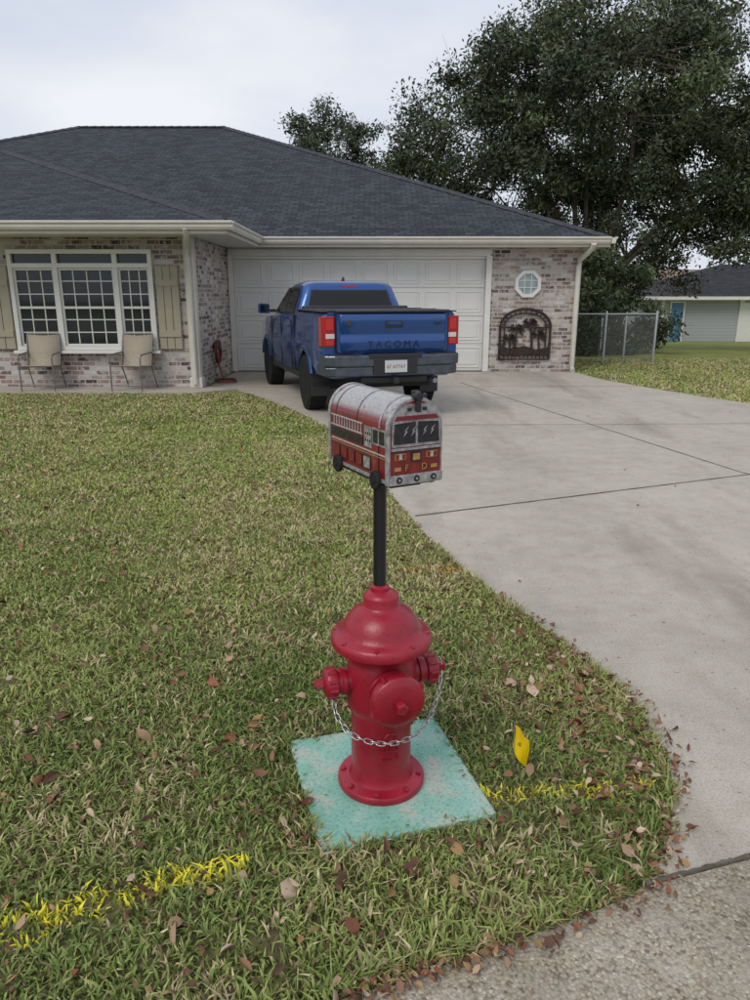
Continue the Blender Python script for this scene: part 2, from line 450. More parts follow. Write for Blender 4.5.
# ------------------------------------------------------------------ grass
lawn_poly=[(-16,12.1),(-2.9,12.1)]+edge_left+kerb[1:]
pad_c=np.array([0.035,2.12]); pad_a=R(16); PH=0.285
def inpad(x,y,mrg=0.0):
    dx=x-pad_c[0];dy=y-pad_c[1]; u=dx*math.cos(pad_a)+dy*math.sin(pad_a); v=-dx*math.sin(pad_a)+dy*math.cos(pad_a)
    return (abs(u)<PH+mrg)&(abs(v)<PH+mrg)
def blades(x,y,hmin,hmax,wd,far):
    n=len(x)
    az=rng.random(n)*2*np.pi; h=hmin+(hmax-hmin)*rng.random(n)
    p1=vnoise(x,y,1.3,1); p2=vnoise(x,y,5.5,2); p3=vnoise(x,y,0.45,3); p4=vnoise(x,y,16,4); p5=vnoise(x,y,2.6,5)
    h*=0.65+0.6*p2
    lean=0.35+0.95*rng.random(n)
    dx=np.cos(az);dy=np.sin(az)
    tw=rng.random(n)*2*np.pi; ws=(0.6+0.8*rng.random(n))*wd/2; wx=np.cos(tw)*ws; wy=np.sin(tw)*ws
    V=np.zeros((n,5,3),np.float32)
    mx=x+dx*h*lean*0.35; my=y+dy*h*lean*0.35; mz=h*0.62/np.sqrt(1+0.3*lean**2)
    tx=x+dx*h*lean*0.95; ty=y+dy*h*lean*0.95; tz=h*(1.05-0.35*lean)
    V[:,0]=np.stack([x-wx*0.8,y-wy*0.8,np.zeros(n)],1); V[:,1]=np.stack([x+wx*0.8,y+wy*0.8,np.zeros(n)],1)
    V[:,2]=np.stack([mx-wx,my-wy,mz],1); V[:,3]=np.stack([mx+wx,my+wy,mz],1)
    V[:,4]=np.stack([tx,ty,np.maximum(tz,0.008)],1)
    g1=np.array([0.115,0.175,0.045]); g2=np.array([0.33,0.375,0.115]); st=np.array([0.50,0.42,0.24]); br=np.array([0.19,0.125,0.075])
    far_t=np.clip((y-2.2)/2.8,0,1)
    t=np.clip(rng.normal(0.36,0.27,n)+0.8*(p1-0.5)+0.5*(p5-0.5)+0.52*far_t,0,1)[:,None]
    c=g1*(1-t)+g2*t
    dry=np.clip(0.08+0.35*(p3-0.4)+0.24*far_t+0.55*(p2-0.55)+0.5*(p4-0.55)+0.35*(p5-0.5),0.03,0.8)
    k=rng.random(n); isd=k<dry
    c[isd]=st*(0.6+0.6*rng.random((isd.sum(),1)))
    isb=(k>0.95); c[isb]=br*(0.6+0.8*rng.random((isb.sum(),1)))
    for a,b,wid,pc,pr in [((-1.05,1.47),(-0.39,1.73),0.045,(0.72,0.66,0.05),0.62),((0.36,2.015),(0.88,2.08),0.035,(0.68,0.62,0.07),0.6),((0.1,4.06),(0.62,4.02),0.035,(0.55,0.22,0.04),0.4)]:
        d=segdist(x,y,a,b)+0.06*(vnoise(x,y,9,9)-0.5)
        q=(d<wid*1.3)&(rng.random(n)<pr*np.clip(1.5-d/wid,0,1)*np.clip(vnoise(x,y,14,12)*2.0,0.15,1.3)); c[q]=np.array(pc)*(0.75+0.35*rng.random((q.sum(),1)))
    C=np.repeat(c[:,None,:],5,axis=1)
    b=(np.arange(n)*5)[:,None]
    Fc=np.concatenate([b+np.array([[0,1,2]]),b+np.array([[1,3,2]]),b+np.array([[2,3,4]])],0)
    return V.reshape(-1,3),Fc,C.reshape(-1,3)
VV=[];FF=[];CC=[];base=0
def sow(x0,x1,y0,y1,dens,hmin,hmax,wd,poly,cond=None):
    global base
    n=int((x1-x0)*(y1-y0)*dens)
    x=x0+(x1-x0)*rng.random(n); y=y0+(y1-y0)*rng.random(n)
    keep=inpoly(x,y,poly)&~inpad(x,y,-0.008)
    keep&=np.abs(x)<0.62*y+1.6
    if cond is not None: keep&=cond(x,y)
    bare=vnoise(x,y,2.2,21)*0.5+vnoise(x,y,7,22)*0.5
    keep&=rng.random(n)<np.clip(0.2+bare*1.5,0,1)
    x=x[keep];y=y[keep]
    v,f,c=blades(x,y,hmin,hmax,wd,0); VV.append(v);FF.append(f+base);CC.append(c); base+=len(v)
sow(-3,1.15,0.2,3.2,12000,0.022,0.050,0.0070,lawn_poly)
sow(-4.5,1.1,3.2,5.5,7200,0.020,0.044,0.0085,lawn_poly)
sow(-6.5,0.4,5.5,8.5,4000,0.022,0.044,0.012,lawn_poly)
sow(-10,-0.3,8.5,12.1,2200,0.022,0.05,0.016,lawn_poly)
ep=np.array(edge_left[30:]+kerb[1:6])
def near_edge(x,y):
    d=np.full(len(x),9.0)
    for i in range(len(ep)-1): d=np.minimum(d,segdist(x,y,tuple(ep[i]),tuple(ep[i+1])))
    return (d<0.05)
sow(-2.5,1.15,0.4,4.6,9000,0.04,0.085,0.006,lawn_poly,near_edge)
sow(-0.5,0.6,1.6,2.7,8000,0.035,0.065,0.006,lawn_poly,lambda x,y:inpad(x,y,0.025))
right_poly=right_edge+[(20,5.4),(20,19),(4.5,19),(4.35,15.7)]
sow(4,13,5.2,19,900,0.03,0.055,0.02,right_poly)
np_mesh('lawn_grass',np.concatenate(VV),np.concatenate(FF),M['blade'],np.concatenate(CC))

def leaves(n_list):
    V=[];F=[];C=[];b=0
    tv=np.array([(-0.5,0,0),(-0.22,0.2,0.06),(0.12,0.24,0.07),(0.5,0,0.0),(0.12,-0.24,0.07),(-0.22,-0.2,0.06),(-0.2,0,0),(0.14,0,-0.01),(-0.72,0.01,0.0)])
    tf=[(0,6,1),(1,6,7),(1,7,2),(2,7,3),(3,7,4),(4,7,6),(4,6,5),(5,6,0),(0,8,6)]
    pal=np.array([(0.19,0.095,0.055),(0.25,0.14,0.08),(0.12,0.06,0.04),(0.36,0.24,0.15),(0.48,0.36,0.26),(0.23,0.09,0.05),(0.29,0.18,0.08)])
    for x,y,z,s in n_list:
        a=random.uniform(0,6.28); tx=random.gauss(0,0.5); ty=random.gauss(0,0.5)
        m=Matrix.Rotation(a,3,'Z')@Matrix.Rotation(tx,3,'X')@Matrix.Rotation(ty,3,'Y')
        q=tv.copy(); q[:,1]*=random.uniform(0.6,1.3); q[:,2]*=random.uniform(-3,4.5); q[:,2]+=random.uniform(-0.9,0.9)*q[:,0]**2
        q=(np.array(m)@q.T).T*s+np.array([x,y,z])
        V.append(q); F.append(np.array(tf)+b); b+=9
        C.append(np.repeat([pal[random.randrange(7)]*random.uniform(0.7,1.2)],9,axis=0))
    return np.concatenate(V),np.concatenate(F),np.concatenate(C)
LL=[]
def scatter(n,x0,x1,y0,y1,s0,s1,fn=None,z=(0.02,0.045),poly=lawn_poly):
    k=0
    while k<n:
        x=random.uniform(x0,x1); y=random.uniform(y0,y1)
        if not inpoly(np.array([x]),np.array([y]),poly)[0]: continue
        if poly is lawn_poly and inpad(np.array([x]),np.array([y]),0.0)[0]: continue
        if fn and random.random()>fn(x,y): continue
        LL.append((x,y,random.uniform(*z),s0+(s1-s0)*random.random()**1.5)); k+=1
scatter(640,-2,1.1,1.0,3.3,0.016,0.055)
scatter(430,0.2,1.1,1.4,4.4,0.018,0.055,lambda x,y:math.exp(-((x-0.85)/0.3)**2))
scatter(430,-3.5,0.7,3.3,6.5,0.022,0.065)
scatter(260,-6,0,6.5,11.5,0.03,0.07)
scatter(34,-1.2,0.9,1.3,2.8,0.055,0.09)
for i in range(420):
    p=random.choice(edge_left[36:]+kerb[1:5]); q=random.random()
    LL.append((p[0]+random.gauss(0,0.03)+0.01,p[1]+random.gauss(0,0.035)-0.01,random.uniform(0.02,0.035),random.uniform(0.012,0.038)))
for i in range(190):
    k=random.randrange(0,len(kerb)-5); a=np.array(kerb[k]);b2=np.array(kerb[k+1]); t=random.random(); p=a+(b2-a)*t
    LL.append((p[0]+random.gauss(0,0.025),p[1]-0.01+random.gauss(0,0.025),0.024,random.uniform(0.012,0.04)))
for i in range(90):
    x=random.uniform(-0.2,6);y=random.uniform(2.2,14.5)
    if inpoly(np.array([x]),np.array([y]),drive)[0]: LL.append((x,y,0.022,random.uniform(0.012,0.03)))
for i in range(14): LL.append((random.uniform(-0.1,1.6),random.uniform(1.15,1.75)-0.1,0.022,random.uniform(0.012,0.03)))
for (x,y) in [(-0.16,2.0),(0.22,1.9),(0.3,2.1),(0.1,1.86)]: LL.append((x,y,0.034,0.016))
v,f,c=leaves(LL); np_mesh('fallen_leaves',v,f,M['leaf'],c)

# ------------------------------------------------------------------ house
H=empty('brick_house')
YG,YW=15.7,12.95
def wallq(name,x0,x1,y0,y1,z0,z1,m):
    v=[(x0,y0,z0),(x1,y0,z0),(x1,y1,z0),(x0,y1,z0),(x0,y0,z1),(x1,y0,z1),(x1,y1,z1),(x0,y1,z1)]
    f=[(0,3,2,1),(4,5,6,7),(0,1,5,4),(1,2,6,5),(2,3,7,6),(3,0,4,7)]
    return pymesh(name,v,f,m,H)
wallq('wall_front_wing',-13.8,-3.08,YW,YW+0.2,0,2.56,M['brick'])
wallq('wall_wing_return',-3.28,-3.06,YW+0.005,YG,0,2.56,M['brick_side'])
wallq('wall_garage_right',2.42,4.28,YG,YG+0.2,-0.05,2.56,M['brick'])
wallq('wall_garage_header',-3.05,2.42,YG+0.003,YG+0.2,2.40,2.56,M['white'])
wallq('wall_right',4.06,4.278,YG+0.2,33.3,-0.9,2.56,M['brick_side'])
wallq('wall_left',-13.8,-13.6,YW+0.2,33.3,-0.9,2.56,M['brick_side'])
wallq('wall_back',-13.6,4.06,33.1,33.3,-0.9,2.56,M['brick'])
GX0,GX1,GZ=-2.95,2.30,2.32
box('garage_door_slab',((GX0+GX1)/2,YG+0.12,GZ/2+0.03),(GX1-GX0,0.04,GZ+0.04),M['door'],H)
rows,cols=4,8
rh=(GZ-0.02)/rows; cw=(GX1-GX0)/cols
for r in range(rows):
    z=0.02+rh*(r+0.5)
    box('garage_door_section',((GX0+GX1)/2,YG+0.092,z),(GX1-GX0-0.01,0.02,rh-0.014),M['door'],H,0.004)
    for k in range(cols):
        x=GX0+cw*(k+0.5)
        pw,ph=cw-0.14,rh-0.17
        for (cx,cz,sx,sz) in [(0,ph/2,pw,0.022),(0,-ph/2,pw,0.022),(-pw/2,0,0.022,ph-0.024),(pw/2,0,0.022,ph-0.024)]:
            box('panel_bead',(x+cx,YG+0.078,z+cz),(sx,0.014,sz),M['door'],H,0.005,seg=1)
        box('panel_field',(x,YG+0.079,z),(pw-0.1,0.012,ph-0.1),M['door'],H,0.008,seg=1)
M['gasket']=mat('door_gasket',(0.08,0.08,0.08),0.8)
box('garage_door_seal',((GX0+GX1)/2,YG+0.10,0.014),(GX1-GX0,0.03,0.02),M['gasket'],H)
box('door_stop_head',((GX0+GX1)/2,YG+0.05,2.352),(GX1-GX0,0.06,0.075),M['white'],H,0.004)
box('door_casing_left',(-3.0,YG-0.012,1.2),(0.10,0.06,2.36),M['white'],H,0.006)
box('door_casing_right',(2.36,YG-0.012,1.2),(0.12,0.06,2.36),M['white'],H,0.006)
box('door_casing_head',((GX0+GX1)/2,YG-0.016,2.44),(5.42,0.06,0.13),M['white'],H,0.006)
box('door_jamb_left',(GX0-0.01,YG+0.06,1.17),(0.02,0.13,2.3),M['white'],H)
box('door_jamb_right',(GX1+0.01,YG+0.06,1.17),(0.02,0.13,2.3),M['white'],H)
def hip(name,x0,x1,y0,y1,z,s):
    wx,wy=x1-x0,y1-y0
    if wx>=wy:
        d=wy/2; a=(x0+d,y0+d,z+s*d); b=(x1-d,y0+d,z+s*d)
        V=[(x0,y0,z),(x1,y0,z),(x1,y1,z),(x0,y1,z),a,b]; fr=[(0,1,5,4),(2,3,4,5)]; sd=[(1,2,5),(3,0,4)]
    else:
        d=wx/2; a=(x0+d,y0+d,z+s*d); b=(x0+d,y1-d,z+s*d)
        V=[(x0,y0,z),(x1,y0,z),(x1,y1,z),(x0,y1,z),a,b]; fr=[(0,1,4),(2,3,5)]; sd=[(1,2,5,4),(3,0,4,5)]
    o=pymesh(name,V,fr+sd,M['roof'],H); o.data.materials.append(M['roof_side'])
    for i,p in enumerate(o.data.polygons): p.material_index=0 if i<2 else 1
    return V
RZ=2.70; S=0.415
mv=hip('roof_main',-18.4,4.66,15.2,33.8,RZ,S)
wv=hip('roof_wing',-14.6,-2.32,11.98,28.0,RZ+0.002,0.335)
cap=mat('ridge_cap_shingle',(0.038,0.041,0.05),0.95,vscale=8,vamt=0.35)
def ridge(name,a,b):
    a=Vector(a);b=Vector(b); n=max(2,int((b-a).length/0.25)); d=(b-a)/n
    V=[];F=[]
    side=Vector((d.y,-d.x,0)).normalized()
    for i in range(n):
        p=a+d*i; q=a+d*(i+1.05); u=Vector((0,0,0.035)); l=Vector((0,0,0.012)); k=len(V)
        V+=[p-side*0.14-Vector((0,0,0.03))+l*0,p+u,p+side*0.14-Vector((0,0,0.03)),q-side*0.14-Vector((0,0,0.03))+l,q+u+l,q+side*0.14-Vector((0,0,0.03))+l]
        F+=[(k,k+1,k+4,k+3),(k+1,k+2,k+5,k+4),(k+3,k+4,k+5)]
    pymesh(name,V,F,cap,H)
ridge('ridge_cap_main',mv[4],mv[5]); ridge('hip_cap_main',mv[1],mv[5]); ridge('hip_cap_main_left',mv[0],mv[4]); ridge('hip_cap_wing',wv[1],wv[4])
def gutter(name,a,b,outward):
    ox,oy=outward
    prof=[(0,0.0),(0.0,-0.11),(0.06,-0.12),(0.085,-0.08),(0.085,-0.045),(0.115,-0.02),(0.115,0.012),(0.10,0.012),(0.10,-0.01),(0.01,-0.01)]
    V=[];F=[];n=len(prof)
    for (px,py) in (a,b):
        for u,z in prof: V.append((px+ox*u,py+oy*u,RZ+z-0.005))
    for i in range(n): j=(i+1)%n; F.append((i,j,j+n,i+n))
    F+= [tuple(range(n)),tuple(range(n,2*n))[::-1]]
    fixn(pymesh(name,V,F,M['cream'],H))
gutter('gutter_garage',(-2.30,15.19),(4.66,15.19),(0,-1))
gutter('gutter_wing',(-14.6,11.97),(-2.20,11.97),(0,-1))
gutter('gutter_wing_side',(-2.31,11.97),(-2.31,15.07),(1,0))
gutter('gutter_right',(4.67,15.08),(4.67,33.8),(1,0))
box('fascia_garage',(1.18,15.215,2.60),(7.0,0.03,0.16),M['cream'],H)
box('fascia_wing',(-8.46,11.995,2.60),(12.28,0.03,0.16),M['cream'],H)
box('fascia_wing_side',(-2.335,13.6,2.60),(0.03,3.16,0.16),M['cream'],H)
box('fascia_right',(4.645,24.5,2.60),(0.03,18.5,0.16),M['cream'],H)
box('soffit_garage',(0.85,15.46,2.545),(7.5,0.47,0.02),M['white'],H)
box('soffit_right',(4.45,24.7,2.542),(0.34,18.0,0.02),M['white'],H)
box('soffit_wing',(-8.44,12.48,2.548),(12.1,0.93,0.02),M['white'],H)
box('soffit_wing_side',(-2.70,14.35,2.551),(0.70,2.68,0.02),M['white'],H)
def spout(name,x,y,yg,xg,w_):
    tube(name,[(xg,yg,2.58),(xg,yg+0.06,2.50),(x,y-0.09,2.28),(x,y-0.07,2.18),(x,y-0.07,0.12),(x,y-0.2,0.05)],w_,M['cream'],H,8)
spout('downspout_garage',4.20,YG,15.12,4.33,0.055)
box('porch_column',(-3.13,YW-0.12,1.29),(0.17,0.17,2.5),M['cream'],H,0.012)
box('porch_column_base',(-3.13,YW-0.12,0.12),(0.22,0.22,0.18),M['cream'],H,0.012)
tube('downspout_wing',[(-2.95,11.92,2.60),(-2.95,11.98,2.5),(-3.13,YW-0.34,2.36),(-3.13,YW-0.25,2.22),(-3.13,YW-0.25,0.1)],0.045,M['cream'],H,8)
Wd=empty('window_triple'); Wd.parent=H
wx0,wx1,wz0,wz1=-6.24,-3.79,0.67,2.34
ztr=2.08
def frame(x0,x1,z0,z1,y,t,dp,m,parent,nm):
    box(nm+'_head',((x0+x1)/2,y,z1-t/2),(x1-x0,dp,t),m,parent,0.004)
    box(nm+'_sill',((x0+x1)/2,y,z0+t/2),(x1-x0,dp,t),m,parent,0.004)
    box(nm+'_jamb',(x0+t/2,y,(z0+z1)/2),(t,dp-0.004,z1-z0-2*t),m,parent,0.004)
    box(nm+'_jamb',(x1-t/2,y,(z0+z1)/2),(t,dp-0.004,z1-z0-2*t),m,parent,0.004)
frame(wx0,wx1,wz0,wz1,YW-0.04,0.07,0.10,M['white'],Wd,'casing')
box('sill_board',((wx0+wx1)/2,YW-0.07,wz0-0.03),(wx1-wx0+0.1,0.16,0.05),M['white'],Wd,0.006)
box('transom_bar',((wx0+wx1)/2,YW-0.045,ztr),(wx1-wx0-0.14,0.09,0.075),M['white'],Wd,0.004)
splits=[wx0+0.07,-5.44,-4.42,wx1-0.07]
for i in range(3):
    a,b=splits[i],splits[i+1]
    if i<2: 
        box('mullion',(b,YW-0.045,(wz0+0.07+ztr-0.0375)/2),(0.08,0.088,ztr-0.0375-wz0-0.07),M['white'],Wd,0.004)
        box('mullion_transom',(b,YW-0.045,(ztr+0.0375+wz1-0.07)/2),(0.08,0.088,wz1-0.07-ztr-0.0375),M['white'],Wd,0.004)
    a2=a+(0.04 if i>0 else 0); b2=b-(0.04 if i<2 else 0)
    cx=(a2+b2)/2; ww=b2-a2
    box('glass',(cx,YW-0.012,(wz0+0.07+ztr-0.04)/2),(ww,0.008,ztr-0.04-wz0-0.07),M['glass'],Wd)
    box('glass_transom',(cx,YW-0.012,(ztr+0.04+wz1-0.07)/2),(ww,0.008,wz1-0.07-ztr-0.04),M['glass'],Wd)
    frame(a2,b2,wz0+0.072,ztr-0.04,YW-0.03,0.035,0.03,M['white'],Wd,'sash')
    mid=(wz0+0.07+ztr-0.04)/2
    box('meeting_rail',(cx,YW-0.032,mid),(ww-0.07,0.032,0.04),M['white'],Wd)
    nc=4 if i==1 else 3
    for k in range(1,nc):
        box('muntin',(a2+ww*k/nc,YW-0.022,mid),(0.017,0.014,ztr-wz0-0.2),M['white'],Wd)
    for k in (1,2,4,5):
        zz=wz0+0.09+(ztr-0.13-wz0)*k/6
        box('muntin_h',(cx,YW-0.0235,zz),(ww-0.07,0.014,0.017),M['white'],Wd)
for (x0,x1) in ((-6.80,-6.28),(-3.76,-3.36)):
    s=empty('shutter_unit'); s.parent=H
    box('shutter_board',((x0+x1)/2,YW-0.02,1.38),(x1-x0,0.035,1.40),M['tan'],s,0.004)
    nb=3
    for k in range(nb):
        box('shutter_plank',(x0+(x1-x0)*(k+0.5)/nb,YW-0.046,1.38),((x1-x0)/nb-0.014,0.02,1.38),M['tan'],s,0.004)
    for zz in (0.95,1.8): box('shutter_batten',((x0+x1)/2,YW-0.066,zz),(x1-x0-0.02,0.02,0.11),M['tan'],s,0.004)
ow=empty('octagon_window'); ow.parent=H
oc=(3.18,1.82)
def ngon(r,n,cx,cz,ph): return [(cx+r*math.cos(2*math.pi*i/n+ph),cz+r*math.sin(2*math.pi*i/n+ph)) for i in range(n)]
def ring(name,r0,r1,n,cx,cz,y0,y1,m,parent,ph=0):
    V=[];F=[]
    for r,y in ((r0,y0),(r1,y0),(r1,y1),(r0,y1)):
        V+=[(p[0],y,p[1]) for p in ngon(r,n,cx,cz,ph)]
    for i in range(n):
        j=(i+1)%n
        for a,b in ((0,1),(1,2),(2,3),(3,0)): F.append((a*n+i,a*n+j,b*n+j,b*n+i))
    return fixn(pymesh(name,V,F,m,parent))
ring('octagon_frame',0.215,0.29,8,*oc,YG-0.06,YG-0.004,M['white'],ow,R(22.5))
prism('octagon_glass',ngon(0.215,8,*oc,R(22.5)),'y',YG-0.03,YG-0.01,M['skyglass'],ow)
for k in (-0.07,0.07):
    box('muntin',(oc[0]+k,YG-0.036,oc[1]),(0.016,0.012,0.39),M['white'],ow)
    box('muntin_h',(oc[0],YG-0.038,oc[1]+k),(0.39,0.012,0.016),M['white'],ow)
ring('octagon_brick_ring',0.295,0.40,8,*oc,YG-0.012,YG-0.002,M['brick'],ow,R(22.5))

A=empty('metal_wall_art',(3.17,YG-0.05,0.28))
aw,ah=0.53,0.68
arch=[(-aw*math.cos(math.pi*t/14),0,ah+0.36*math.sin(math.pi*t/14)) for t in range(15)]
tube('arch_frame',[(-aw,0,0)]+arch+[(aw,0,0)],0.026,M['iron'],A,8)
arch2=[(-(aw-0.09)*math.cos(math.pi*t/14),0,ah+0.27*math.sin(math.pi*t/14)) for t in range(15)]
tube('inner_arch',[(-aw+0.09,0,0.07)]+arch2+[(aw-0.09,0,0.07)],0.016,M['iron'],A,6)
for z in (0.0,0.10,ah-0.02): tube('rail',[(-aw,0,z),(aw,0,z)],0.018,M['iron'],A,6)
for i in range(13):
    x=-aw+0.02+i*(2*aw-0.04)/12; tube('picket',[(x,0,0),(x,0,0.1)],0.012,M['iron'],A,6)
    t=math.pi*(i+0.5)/13
    tube('fan_bar',[(-(aw-0.09)*math.cos(t),0,ah+0.27*math.sin(t)),(-aw*math.cos(t),0,ah+0.36*math.sin(t))],0.012,M['iron'],A,6)
for tx,tb,h in ((-0.18,-0.26,0.62),(0.1,0.16,0.74),(0.28,0.3,0.5),(-0.32,-0.34,0.42)):
    tube('palm_stem',[(tb,0,0.1),((tx+tb)/2+0.02,0,h*0.5),(tx,0,h)],[0.035,0.025,0.018],M['iron'],A,6)
    V=[];F=[]
    for k in range(9):
        a=R(-35+k*31.5); l=0.2
        tip=(tx+l*math.cos(a),0.0,h+l*math.sin(a)*0.8-0.05); m1=(tx+l*0.5*math.cos(a)-0.03*math.sin(a),0.0,h+l*0.5*math.sin(a)+0.05*abs(math.cos(a))+0.01); m2=(tx+l*0.5*math.cos(a)+0.03*math.sin(a),0.0,h+l*0.5*math.sin(a)-0.025)
        b=len(V); V+=[(tx,0,h),m1,tip,m2]; F.append((b,b+1,b+2,b+3))
    pymesh('palm_fronds',V,F,M['iron'],A)
prism('ground_silhouette',[(-aw,0.1),(aw,0.1),(aw,0.26),(0.25,0.2),(0,0.28),(-0.3,0.22),(-aw,0.3)],'y',-0.008,0.008,M['iron'],A)

G=empty('garden_hose',(-3.0,14.0,0.55))
hose=mat('red_hose',(0.16,0.03,0.025),0.5)
for i in range(5): torus('hose_loop',0.17+0.012*i,0.014,hose,G,((i%2)*0.03,random.uniform(-.01,.01),random.uniform(-.02,.02)),(0,R(90),0))
torus('hose_loop_floor',0.2,0.014,hose,G,(0.2,-0.35,-0.5)); torus('hose_loop_floor2',0.16,0.014,hose,G,(0.22,-0.33,-0.475))
box('hose_hanger',(0.0,0,0.12),(0.1,0.12,0.12),M['black'],G,0.01)
tube('hose_tail',[(0.03,-0.17,0),(0.08,-0.22,-0.3),(0.15,-0.25,-0.5)],0.013,hose,G)

sling=mat('tan_sling_fabric',(0.36,0.31,0.24),0.9,vscale=40,vamt=0.1)
frm=mat('chair_frame_metal',(0.22,0.20,0.18),0.45,0.6)
def chair(x,y,rz):
    c=empty('patio_chair',(x,y,0.03),rz)
    w2=0.27
    for s in (-1,1):
        tube('front_leg_arm',[(s*w2,-0.30,0),(s*w2,-0.28,0.55),(s*w2,-0.22,0.60),(s*w2,0.18,0.62)],0.013,frm,c,8)
        tube('rear_leg_back',[(s*w2,0.32,0),(s*w2,0.12,0.40),(s*w2,0.22,0.72),(s*w2,0.28,0.92)],0.013,frm,c,8)
        tube('seat_rail',[(s*w2,-0.28,0.42),(s*w2,0.14,0.38)],0.012,frm,c,8)
    tube('top_rail',[(-w2,0.28,0.92),(w2,0.28,0.92)],0.013,frm,c,8)
    tube('front_rail',[(-w2,-0.28,0.42),(w2,-0.28,0.42)],0.012,frm,c,8)
    tube('foot_rail',[(-w2,-0.29,0.1),(w2,-0.29,0.1)],0.01,frm,c,8)
    prof=[(-0.28,0.425),(-0.1,0.40),(0.12,0.385),(0.15,0.42),(0.2,0.62),(0.27,0.91)]
    V=[];F=[]
    for px,pz in prof:
        for s in (-1,0,1): V.append((s*(w2-0.01),px,pz-(0.015 if s==0 else 0)))
    for i in range(len(prof)-1):
        for k in (0,1): F.append((i*3+k,i*3+k+1,i*3+k+4,i*3+k+3))
    o=pymesh('sling',V,F,sling,c,True); md=o.modifiers.new('s','SOLIDIFY'); md.thickness=0.008
    return c
chair(-5.72,12.55,R(6)); chair(-4.15,12.55,R(-8))

# ------------------------------------------------------------------ fire hydrant
def red_paint():
    m=bpy.data.materials.new('hydrant_red_paint'); nt,N,L,B=nodes_of(m)
    tc=N.new('ShaderNodeTexCoord'); o=tc.outputs['Object']
    n1=noise(N,L,o,7,6,0.65); n2=noise(N,L,o,45,5,0.7)
    r=ramp(N,[(0.3,(0.22,0.006,0.016)),(0.6,(0.32,0.010,0.028)),(0.8,(0.37,0.03,0.045))]); L.new(n1,r.inputs['Fac'])
    r2=ramp(N,[(0.26,(0.45,0.4,0.4)),(0.40,(1,1,1))]); L.new(n2,r2.inputs['Fac'])
    c=mixc(N,L,1.0,r.outputs['Color'],r2.outputs['Color'],'MULTIPLY')
    L.new(c,B.inputs['Base Color'])
    r3=ramp(N,[(0.3,(0.20,0.20,0.20)),(0.7,(0.42,0.42,0.42))]); L.new(n1,r3.inputs['Fac']); L.new(r3.outputs['Color'],B.inputs['Roughness'])
    bp=N.new('ShaderNodeBump'); bp.inputs['Distance'].default_value=0.0025; bp.inputs['Strength'].default_value=0.6
    L.new(n2,bp.inputs['Height']); L.new(bp.outputs['Normal'],B.inputs['Normal'])
    return m
M['red']=red_paint()
pad=prism('painted_concrete_pad',[(-PH,-PH),(PH,-PH),(PH,PH),(-PH,PH)],'z',-0.03,0.024,M['pad'],None,0.008,loc=(pad_c[0],pad_c[1],0),rot=(0,0,pad_a))
HY=empty('fire_hydrant',(0.02,2.1,0.024),R(17))
lathe('barrel',[(0.0,0.0),(0.142,0.0),(0.145,0.004),(0.145,0.020),(0.141,0.025),(0.128,0.027),(0.108,0.032),(0.101,0.045),(0.099,0.07),(0.099,0.27),(0.103,0.285),(0.112,0.30),(0.114,0.33),(0.112,0.43),(0.106,0.455),(0.102,0.47),(0.106,0.485),(0.125,0.492),(0.128,0.497),(0.128,0.512),(0.0,0.512)],M['red'],HY,64)
lathe('bonnet',[(0.0,0.508),(0.150,0.508),(0.160,0.513),(0.162,0.522),(0.160,0.540),(0.152,0.548),(0.138,0.552),(0.126,0.560),(0.121,0.575),(0.111,0.597),(0.093,0.618),(0.074,0.630),(0.060,0.636),(0.056,0.643),(0.057,0.668),(0.054,0.676),(0.042,0.684),(0.030,0.690),(0.0,0.692)],M['red'],HY,64)
for i in range(8):
    a=2*math.pi*(i+0.5)/8
    lathe('base_bolt',[(0,0.022),(0.0105,0.022),(0.0105,0.032),(0.006,0.035),(0,0.035)],M['red'],HY,6,loc=(0.127*math.cos(a),0.127*math.sin(a),0))
    lathe('bonnet_bolt',[(0,0.540),(0.009,0.540),(0.009,0.551),(0.0,0.553)],M['red'],HY,6,loc=(0.148*math.cos(a),0.148*math.sin(a),0))
def nozzle(name,ang,r,l0,z):
    prof=[(0,0.06),(r*0.82,0.06),(r*0.82,l0-0.045),(r*0.98,l0-0.042),(r*0.98,l0-0.030),(r*0.86,l0-0.028),(r*0.86,l0-0.018),(r*1.02,l0-0.014),(r*1.05,l0-0.006),(r*1.05,l0+0.012),(r*0.98,l0+0.020),(r*0.7,l0+0.027),(r*0.36,l0+0.031),(0,l0+0.032)]
    q=Vector((math.cos(ang),math.sin(ang),0)).to_track_quat('Z','Y').to_euler()
    lathe(name,prof,M['red'],HY,40,loc=(0,0,z),rot=q)
    s=0.42 if r<0.06 else 0.28
    lathe(name+'_nut',[(0,l0+0.028),(r*s,l0+0.028),(r*s*0.92,l0+0.052),(r*s*0.6,l0+0.056),(0,l0+0.056)],M['red'],HY,5,loc=(0,0,z),rot=q,angle=20)
    nn=4 if r>0.06 else 10
    for k in range(nn):
        a=2*math.pi*k/nn+0.5
        d=Vector((math.cos(ang),math.sin(ang),0)); e1=Vector((-math.sin(ang),math.cos(ang),0)); e2=Vector((0,0,1))
        rad=r*1.03
        c=d*(l0+0.002)+e1*(rad*math.cos(a))+e2*(rad*math.sin(a)+z)
        sz=0.012 if r<0.06 else 0.016
        tube(name+'_lug',[c-d*0.012,c+d*0.014],sz*0.5,M['red'],HY,8)
nozzle('pumper_nozzle',R(-90),0.082,0.160,0.388)
nozzle('hose_nozzle_left',R(180),0.046,0.165,0.39)
nozzle('hose_nozzle_right',R(0),0.046,0.165,0.39)
